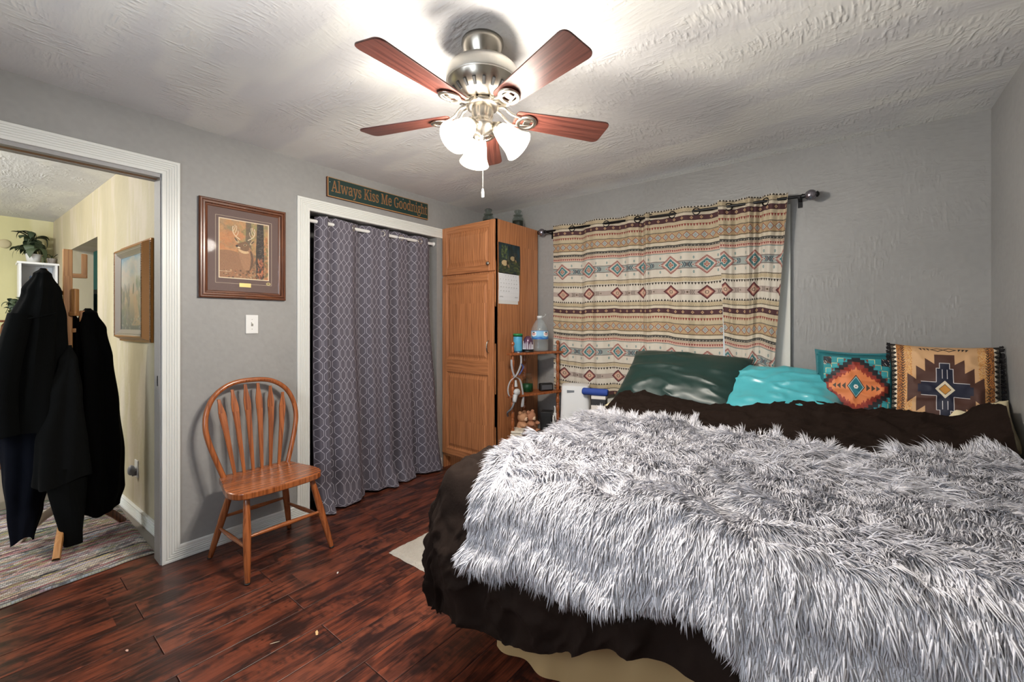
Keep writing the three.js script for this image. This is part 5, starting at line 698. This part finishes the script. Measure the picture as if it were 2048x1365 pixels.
// ragged striped rug
{
  const rag = canvasTex(2048, 1024, (c, a, b) => { const R = rng(88), n = 80, cols = ['#b9b1a8', '#8f8880', '#c9bfb8', '#6d6762', '#3a3a40', '#23242b', '#a79a6a', '#8e8450', '#9a6a6a', '#7a3f48', '#b58f8c', '#b3a9b4', '#88919a', '#c4b49a', '#6b7a63'];
    for (let i = 0; i < n; i++) { const x = i * a / n, base = cols[floor(R() * cols.length)]; c.fillStyle = base; c.fillRect(x, 0, a / n + 1, b); for (let k = 0; k < 46; k++) { c.globalAlpha = 0.4; c.fillStyle = cols[floor(R() * cols.length)]; const y = R() * b, l = 20 + 120 * R(); c.fillRect(x + R() * 8, y, (a / n - 6) * (0.4 + 0.6 * R()), l * 0.6); } c.globalAlpha = 1; c.fillStyle = R() < 0.35 ? '#191a20' : '#57524e'; c.fillRect(x, 0, 4, b); } c.globalAlpha = 0.35; c.fillStyle = '#2b2926'; for (let y = 0; y < b; y += 14) for (let i = 0; i < n; i++) c.fillRect(i * a / n + 2, y + 7 * (i & 1), a / n - 4, 2); c.globalAlpha = 1; }, false);
  const g = sheet((u, v) => { const st = u * 80, ed = min(1, min(u, 1 - u) * 60, min(v, 1 - v) * 40); const skew = lerp(0.0, 0.085, sstep(0, 1, 1 - v)); const x = lerp(-0.095 - skew, -1.72, u) + 0.012 * (noise(v * 9, st * 0.15, 3) - 0.5), z = lerp(2.665, 3.62, v); return [x, 0.003 + ed * (0.007 + 0.006 * abs(sin(st * PI)) + 0.004 * noise(st * 0.5, v * 40, 6)), z, u, v]; }, 512, 70);
  solo('rag_rug', 'multicoloured striped rag rug in front of the coat rack', 'rug', g, mat('#ffffff', 0.95, { map: rag }));
}
// coat rack
{
  const RX = -0.73, RZ = 2.962, r = thing('coat_rack', 'light wood coat rack with upturned hooks and curved feet', 'coat rack', [RX, 0, RZ]);
  const woodP = M.pine; part('pole', rbox(-0.02, 0.02, 0.2, 1.76, -0.02, 0.02, 0.004), woodP, r);
  for (let k = 0; k < 3; k++) { const a = [-1.85, 0.25, 2.41][k], c = cos(a), s = sin(a); const pts = [[0.0, 0.27], [0.06, 0.22], [0.15, 0.15], [0.22, 0.085], [0.275, 0.014]]; const cv = new THREE.CatmullRomCurve3(pts.map(([d, y]) => V3(d * c, y, d * s))); const g = sheet((u, v) => { const p = cv.getPoint(v), q = u * 2 * PI, w = 0.016, h = 0.02; const cx = Math.sign(cos(q)) * pow(abs(cos(q)), 0.4) * w, cy = Math.sign(sin(q)) * pow(abs(sin(q)), 0.4) * h; return [p.x - s * cx + c * cy * 0.5, max(0.001, p.y + cy), p.z + c * cx + s * cy * 0.5]; }, 16, 24); part('foot', metreUV(g), [M.darkOak, woodP, mat('#a99a88', 0.5)][k], r, k === 0 ? 'darker curved foot' : undefined); }
  const hook = (y, dx, dz, reach, up) => { const h = new THREE.Group(); h.name = 'hook'; r.add(h); h.position.set(0, y, 0); h.rotation.y = atan2(-dz, dx); part('hook_arm', metreUV(rbox(0.02, reach, -0.013, 0.013, -0.014, 0.014, 0.005), true), woodP, h); part('hook_upright', rbox(reach - 0.026, reach, 0.0, up, -0.014, 0.014, 0.006), woodP, h); };
  hook(1.605, 0.25, -1, 0.085, 0.135); hook(1.375, 0.9, -0.7, 0.06, 0.15); hook(1.50, -0.3, 1, 0.11, 0.14); hook(1.275, 0.4, -1, 0.08, 0.12); hook(1.44, 0.2, 1, 0.09, 0.13);
}
// garments on the rack: [y, z centre, half width, x centre, half depth]
function garment(name, label, levels, color, folds, seed, extra) {
  const L = levels, n = L.length, at = (v) => { const f = v * (n - 1), i = min(n - 2, floor(f)), t = f - i, s = t * t * (3 - 2 * t); return L[i].map((q, k) => lerp(q, L[i + 1][k], k === 0 ? t : s)); };
  const o = thing(name, label, 'coat', [0, 0, 0], 0, 'coats on the rack'), cm = mat(color, 0.95, { specularIntensity: 0.2, bumpMap: rep(T.peel, 6, 6), bumpScale: 0.0006 });
  part('body_cloth', sheet((u, v) => { const [y, zc, hw, xc, hd] = at(v), a = u * 2 * PI, w = 1 + (0.1 * sin(a * folds + seed + v * 2) + 0.07 * sin(a * (folds * 2 - 1) + seed * 2 - v * 3)) * sstep(0.03, 0.3, v) + 0.1 * (fbm(cos(a) * 1.5 + 4, v * 5 + sin(a), seed, 2) - 0.5); return [xc + hd * w * cos(a), y + 0.02 * sin(a * 2 + seed) * sstep(0.8, 1, v), zc + hw * w * sin(a)]; }, 72, 60), cm, o);
  return [o, cm];
}
{
  const [a, am] = garment('black_coat', 'black fleece jacket hung by its hood on the rack hook facing the plants', [[1.635, 3.062, 0.012, -0.70, 0.012], [1.60, 3.065, 0.035, -0.69, 0.04], [1.5, 3.07, 0.07, -0.68, 0.07], [1.34, 3.085, 0.10, -0.67, 0.09], [1.05, 3.105, 0.125, -0.66, 0.11], [0.85, 3.115, 0.13, -0.66, 0.115], [0.70, 3.12, 0.125, -0.66, 0.11]], '#040505', 5, 1.2);
  part('sleeve', tube([[-0.62, 1.36, 3.15], [-0.58, 1.15, 3.19], [-0.57, 0.95, 3.21], [-0.58, 0.72, 3.20]], 0.05, 24, 14), am, a); part('shoulder_seam', tube([[-0.60, 1.335, 3.16], [-0.565, 1.35, 3.10], [-0.575, 1.375, 3.02]], 0.004, 16, 6), am, a);
  garment('navy_sweater', 'dark navy sweater hanging low under the black fleece jacket', [[1.3, 3.09, 0.03, -0.78, 0.04], [1.1, 3.10, 0.09, -0.78, 0.07], [0.7, 3.11, 0.11, -0.77, 0.08], [0.45, 3.115, 0.095, -0.76, 0.07], [0.25, 3.13, 0.07, -0.75, 0.055], [0.09, 3.14, 0.045, -0.74, 0.045]], '#05070f', 4, 2.1);
  const [h, hm] = garment('charcoal_hoodie', 'charcoal hoodie with a slanting hem hanging on the front of the rack', [[1.19, 2.965, 0.012, -0.63, 0.012], [1.1, 2.97, 0.04, -0.61, 0.04], [0.9, 2.985, 0.075, -0.59, 0.06], [0.65, 3.0, 0.105, -0.575, 0.07], [0.42, 3.0, 0.115, -0.565, 0.07]], '#090a0a', 4, 3.3);
  part('sleeve', sheet((u, v) => { const a = u * 2 * PI, r = lerp(0.085, 0.042, v) * (1 + 0.1 * sin(a * 4 + v * 5)); return [-0.57 + r * 0.8 * cos(a), lerp(0.5, 0.045, v), lerp(2.985, 2.955, v) + r * sin(a)]; }, 36, 24), mat('#060707', 0.95, { specularIntensity: 0.2 }), h, 'black sleeve hanging to the floor');
  garment('black_coat', 'long black coat hung on the rack hook beside the yellow wall', [[1.41, 2.876, 0.014, -0.72, 0.014], [1.38, 2.872, 0.04, -0.72, 0.05], [1.28, 2.86, 0.07, -0.72, 0.07], [1.1, 2.845, 0.085, -0.71, 0.09], [0.8, 2.835, 0.1, -0.70, 0.10], [0.5, 2.83, 0.115, -0.70, 0.11], [0.3, 2.83, 0.112, -0.70, 0.11], [0.17, 2.835, 0.09, -0.70, 0.09]], '#030303', 5, 4.7);
  garment('black_coat', 'thin black garment joining the two rack hooks behind the pole', [[1.38, 2.955, 0.03, -0.76, 0.02], [1.3, 2.95, 0.05, -0.765, 0.03], [1.1, 2.945, 0.06, -0.77, 0.04], [0.7, 2.94, 0.07, -0.775, 0.05], [0.35, 2.94, 0.075, -0.78, 0.05]], '#0a0a0b', 4, 6.1);
}
// plants, shelf and stand against the far yellow wall
{
  const leafGeo = (len, wid, droop) => sheet((u, v) => { const t = v, w = wid * pow(sin(PI * pow(t, 0.8)), 0.8) * (u - 0.5); return [len * t * cos(droop * t), len * t * sin(0.9 - droop * t * 1.4) * 0.9 - 0.25 * abs(w), w]; }, 4, 8);
  const green = [mat('#2c3a24', 0.6), mat('#3d4a30', 0.6), mat('#243021', 0.65)];
  const shelf = thing('white_bookcase', 'white bookcase holding plants in the corner of the yellow room', 'bookcase', [-3.76, 0, 2.9]);
  part('side', box(-0.14, 0.14, 0, 1.93, -0.135, -0.117), M.white, shelf); part('side', box(-0.14, 0.14, 0, 1.93, 0.117, 0.135), M.white, shelf); for (const y of [0.1, 0.5, 0.9, 1.25, 1.57]) part('shelf_board', box(-0.14, 0.14, y, y + 0.018, -0.117, 0.117), M.white, shelf); part('top_board', box(-0.15, 0.15, 1.93, 1.95, -0.15, 0.145), M.white, shelf); part('back_panel', box(-0.145, -0.14, 0.1, 1.93, -0.117, 0.117), M.white, shelf);
  [['#8a4a52', -0.06, 0.06, 0.2], ['#b58f8c', -0.02, 0.05, 0.16], ['#5f6d86', 0.03, 0.05, 0.22]].forEach(([col, z, w, h], k) => { const bk = solo('bookcase_book', ['dark red book standing in the white bookcase', 'pink book standing in the white bookcase', 'blue grey book standing in the white bookcase'][k], 'book', merge(box(-0.07, 0.07, 0, h, 0, 0.003), box(-0.07, 0.07, 0, h, w * 0.5 - 0.003, w * 0.5), box(-0.067, 0.064, 0.004, h - 0.004, 0.003, w * 0.5 - 0.003), box(0.066, 0.07, 0, h, 0, w * 0.5)), mat(col, 0.7), 'books in the white bookcase'); bk.position.set(-3.72, 1.59, 2.9 + z); });
  const plant = (name, label, [x, y, z], potR, potH, pm, leaves, len, wid, seed, spread) => { const p = thing(name, label, 'plant', [x, y, z]); part('pot', lathe([[0, 0], [potR * 0.75, 0], [potR, potH], [potR * 0.93, potH], [potR * 0.9, potH * 0.85], [0, potH * 0.85]], 24), pm, p); const R = rng(seed); for (let k = 0; k < leaves; k++) { const g = leafGeo(len * (0.6 + 0.5 * R()), wid * (0.7 + 0.5 * R()), 0.5 + 0.9 * R()); const stemH = spread * (0.2 + R()); const m = part('leaf', g, green[floor(R() * 3)], p); m.position.set((R() - 0.5) * potR, potH * 0.8 + stemH, (R() - 0.5) * potR); m.rotation.set((R() - 0.5) * 0.6, R() * 2 * PI, 0.2 * (R() - 0.3)); part('stem', tube([[0, -stemH, 0], [0.004, -stemH * 0.4, 0.003], [0, 0, 0]], 0.0025, 6, 5), green[1], m); } return p; };
  plant('leafy_houseplant', 'leafy houseplant in a white pot on top of the white bookcase', [-3.72, 1.951, 2.93], 0.06, 0.09, mat('#c9c8c4', 0.4), 32, 0.21, 0.075, 5, 0.2);
  plant('grassy_houseplant', 'small grassy houseplant in a grey pot on the bookcase corner', [-3.72, 1.951, 2.80], 0.038, 0.06, mat('#8d857c', 0.7), 11, 0.2, 0.014, 9, 0.02);
  const st = thing('plant_stand', 'dark turned post plant stand by the far yellow wall', 'plant stand', [-3.2, 0, 3.08]); part('post', lathe([[0, 0], [0.03, 0], [0.03, 0.2], [0.018, 0.24], [0.026, 0.5], [0.018, 0.9], [0.028, 1.1], [0.018, 1.16], [0.026, 1.24], [0.02, 1.30], [0, 1.33]], 18).translate(0, 0, 0.06), M.darkOak, st); part('stand_top', rbox(-0.12, 0.12, 1.33, 1.35, -0.12, 0.12, 0.004), M.darkOak, st); part('foot_plate', rbox(-0.13, 0.13, 0, 0.02, -0.1, 0.13, 0.004), M.darkOak, st);
  plant('trailing_houseplant', 'dark bushy houseplant on the turned post stand', [-3.2, 1.351, 3.07], 0.055, 0.07, mat('#2b2a2a', 0.5), 26, 0.1, 0.05, 14, 0.13);
  solo('wall_plate', 'round beige plate on the far yellow wall', 'wall plate', lathe([[0, 0], [0.045, 0], [0.047, 0.008], [0.03, 0.014], [0, 0.015]], 28).rotateZ(-PI / 2).translate(-3.948, 2.15, 3.12), mat('#a89c78', 0.6));
  const hutch = thing('glazed_hutch', 'white glazed hutch in the teal room beyond the opening', 'cabinet', [-4.14, 0, 2.36]); part('carcass', merge(box(-0.1, 0.1, 0, 1.72, -0.16, -0.14), box(-0.1, 0.1, 0, 1.72, 0.14, 0.16), box(-0.1, 0.1, 1.7, 1.72, -0.14, 0.14), box(-0.1, 0.1, 0, 1.0, -0.14, 0.14)), M.white, hutch); for (const y of [1.2, 1.45]) part('shelf_board', box(-0.08, 0.08, y, y + 0.012, -0.14, 0.14), M.white, hutch); part('glass_door', box(0.09, 0.094, 1.02, 1.7, -0.13, 0.13), M.glass, hutch); part('door_frame', merge(box(0.088, 0.104, 1.0, 1.04, -0.16, 0.16), box(0.088, 0.104, 1.67, 1.71, -0.16, 0.16), box(0.088, 0.104, 1.04, 1.67, -0.16, -0.12), box(0.088, 0.104, 1.04, 1.67, 0.12, 0.16)), M.white, hutch);
  // pale slat-back chair at the edge of the view
  const ch = thing('pale_chair', 'pale painted slat-back chair beyond the coat rack', 'chair', [-1.75, 0, 3.34]); const pm = mat('#a39a90', 0.6); part('seat', rbox(-0.2, 0.2, 0.42, 0.45, -0.2, 0.2, 0.01), pm, ch); for (const sx of [-1, 1]) for (const sz of [-1, 1]) part('leg', bar([sx * 0.2, 0, sz * 0.2], [sx * 0.17, 0.42, sz * 0.17], [[0, 0.014], [0.5, 0.019], [1, 0.016]], 12), pm, ch); for (let k = 0; k < 5; k++) part('slat', tube([[-0.12 + k * 0.06, 0.45, -0.17], [-0.13 + k * 0.065, 0.62, -0.2], [-0.12 + k * 0.06, 0.82, -0.19]], 0.011, 12, 8), pm, ch); part('crest_rail', tube([[-0.17, 0.83, -0.17], [0, 0.85, -0.21], [0.17, 0.83, -0.17]], 0.018, 14, 10), pm, ch);
}
// ---------- small things on the bedroom floor and by the bed head ----------
{
  const g = sheet((u, v) => { const ed = min(1, min(u, 1 - u) * 50, min(v, 1 - v) * 50); return [lerp(0.868, 1.5, u) + 0.004 * noise(v * 40, 1, 2), 0.002 + ed * (0.012 + 0.004 * fbm(u * 40, v * 40, 4, 2)), lerp(1.0, 1.833, v) + 0.005 * noise(u * 30, 2, 3) - 0.01 * u, u, v]; }, 130, 150);
  solo('bedside_rug', 'small off-white pile rug on the floor beside the bed', 'rug', g, mat('#c2bbb0', 0.95, { map: rep(T.paint, 3, 3), bumpMap: rep(T.peel, 8, 8), bumpScale: 0.006 }));
  solo('floor_chip', 'tan chipped corner on a floor plank', 'chip', extrude([[0, 0], [0.016, -0.003], [0.03, -0.012], [0.026, -0.019], [0.012, -0.013], [0.004, -0.01]], 0.0008).rotateX(-PI / 2).translate(1.149, 0.0002, 2.394), mat('#c9a777', 0.8));
  [[0.66, 2.93, '#d2a898', 'pinkish paper crumb on the wood floor in front of the doorway'], [1.08, 2.55, '#cdbfa8', 'pale splinter lying along a floor plank seam'], [0.83, 2.12, '#d9d4cc', 'tiny white crumb on the floor before the chair']].forEach(([x, z, c, label], k) => { const m = solo('floor_crumb', label, 'crumb', extrude([[0, 0], [0.01, 0.002], [0.013, 0.006], [0.004, 0.008], [-0.002, 0.004]], 0.003, 0.0006).rotateX(-PI / 2), mat(c, 0.8), 'crumbs on the floor'); m.position.set(x, 0.0005, z); m.rotation.y = k * 1.1; if (k === 1) m.scale.set(2.2, 0.5, 0.35); });
  const bx = thing('patterned_box', 'white box with red and black print under the blue roll', 'box', [1.42, 0.386, 0.3], 0.3); part('carton', rbox(-0.055, 0.055, 0, 0.375, -0.05, 0.05, 0.003), mat('#d8d2cb', 0.7, { map: canvasTex(128, 256, (c, a, b) => { c.fillStyle = '#fff'; c.fillRect(0, 0, a, b); for (let y = 0; y < b; y += 64) { c.fillStyle = '#9a2f35'; for (let x = 0; x < a; x += 32) { c.beginPath(); c.moveTo(x, y + 8); c.lineTo(x + 26, y + 8); c.lineTo(x + 13, y + 28); c.fill(); } c.fillStyle = '#2f3136'; c.fillRect(0, y + 38, a, 12); } }) }), bx);
  const roll = thing('blue_roll', 'rolled bright blue foam mat beside the air purifier', 'roll', [1.40, 0.789, 0.33], 0.25); part('roll_body', merge(lathe([[0, -0.1], [0.02, -0.1], [0.027, -0.092], [0.0275, 0.092], [0.02, 0.1], [0, 0.1]], 24).rotateZ(PI / 2)), mat('#23408f', 0.75), roll); part('roll_end', tube(Array.from({ length: 26 }, (_, i) => { const a = i * 0.75, r = 0.003 + 0.0008 * i; return [-0.101, r * cos(a), r * sin(a)]; }), 0.0012, 60, 5), mat('#182c66', 0.8), roll);
}
scene.traverse((o) => { if (o.isMesh) { o.castShadow = true; o.receiveShadow = true; } });
renderer.render(scene, camera);
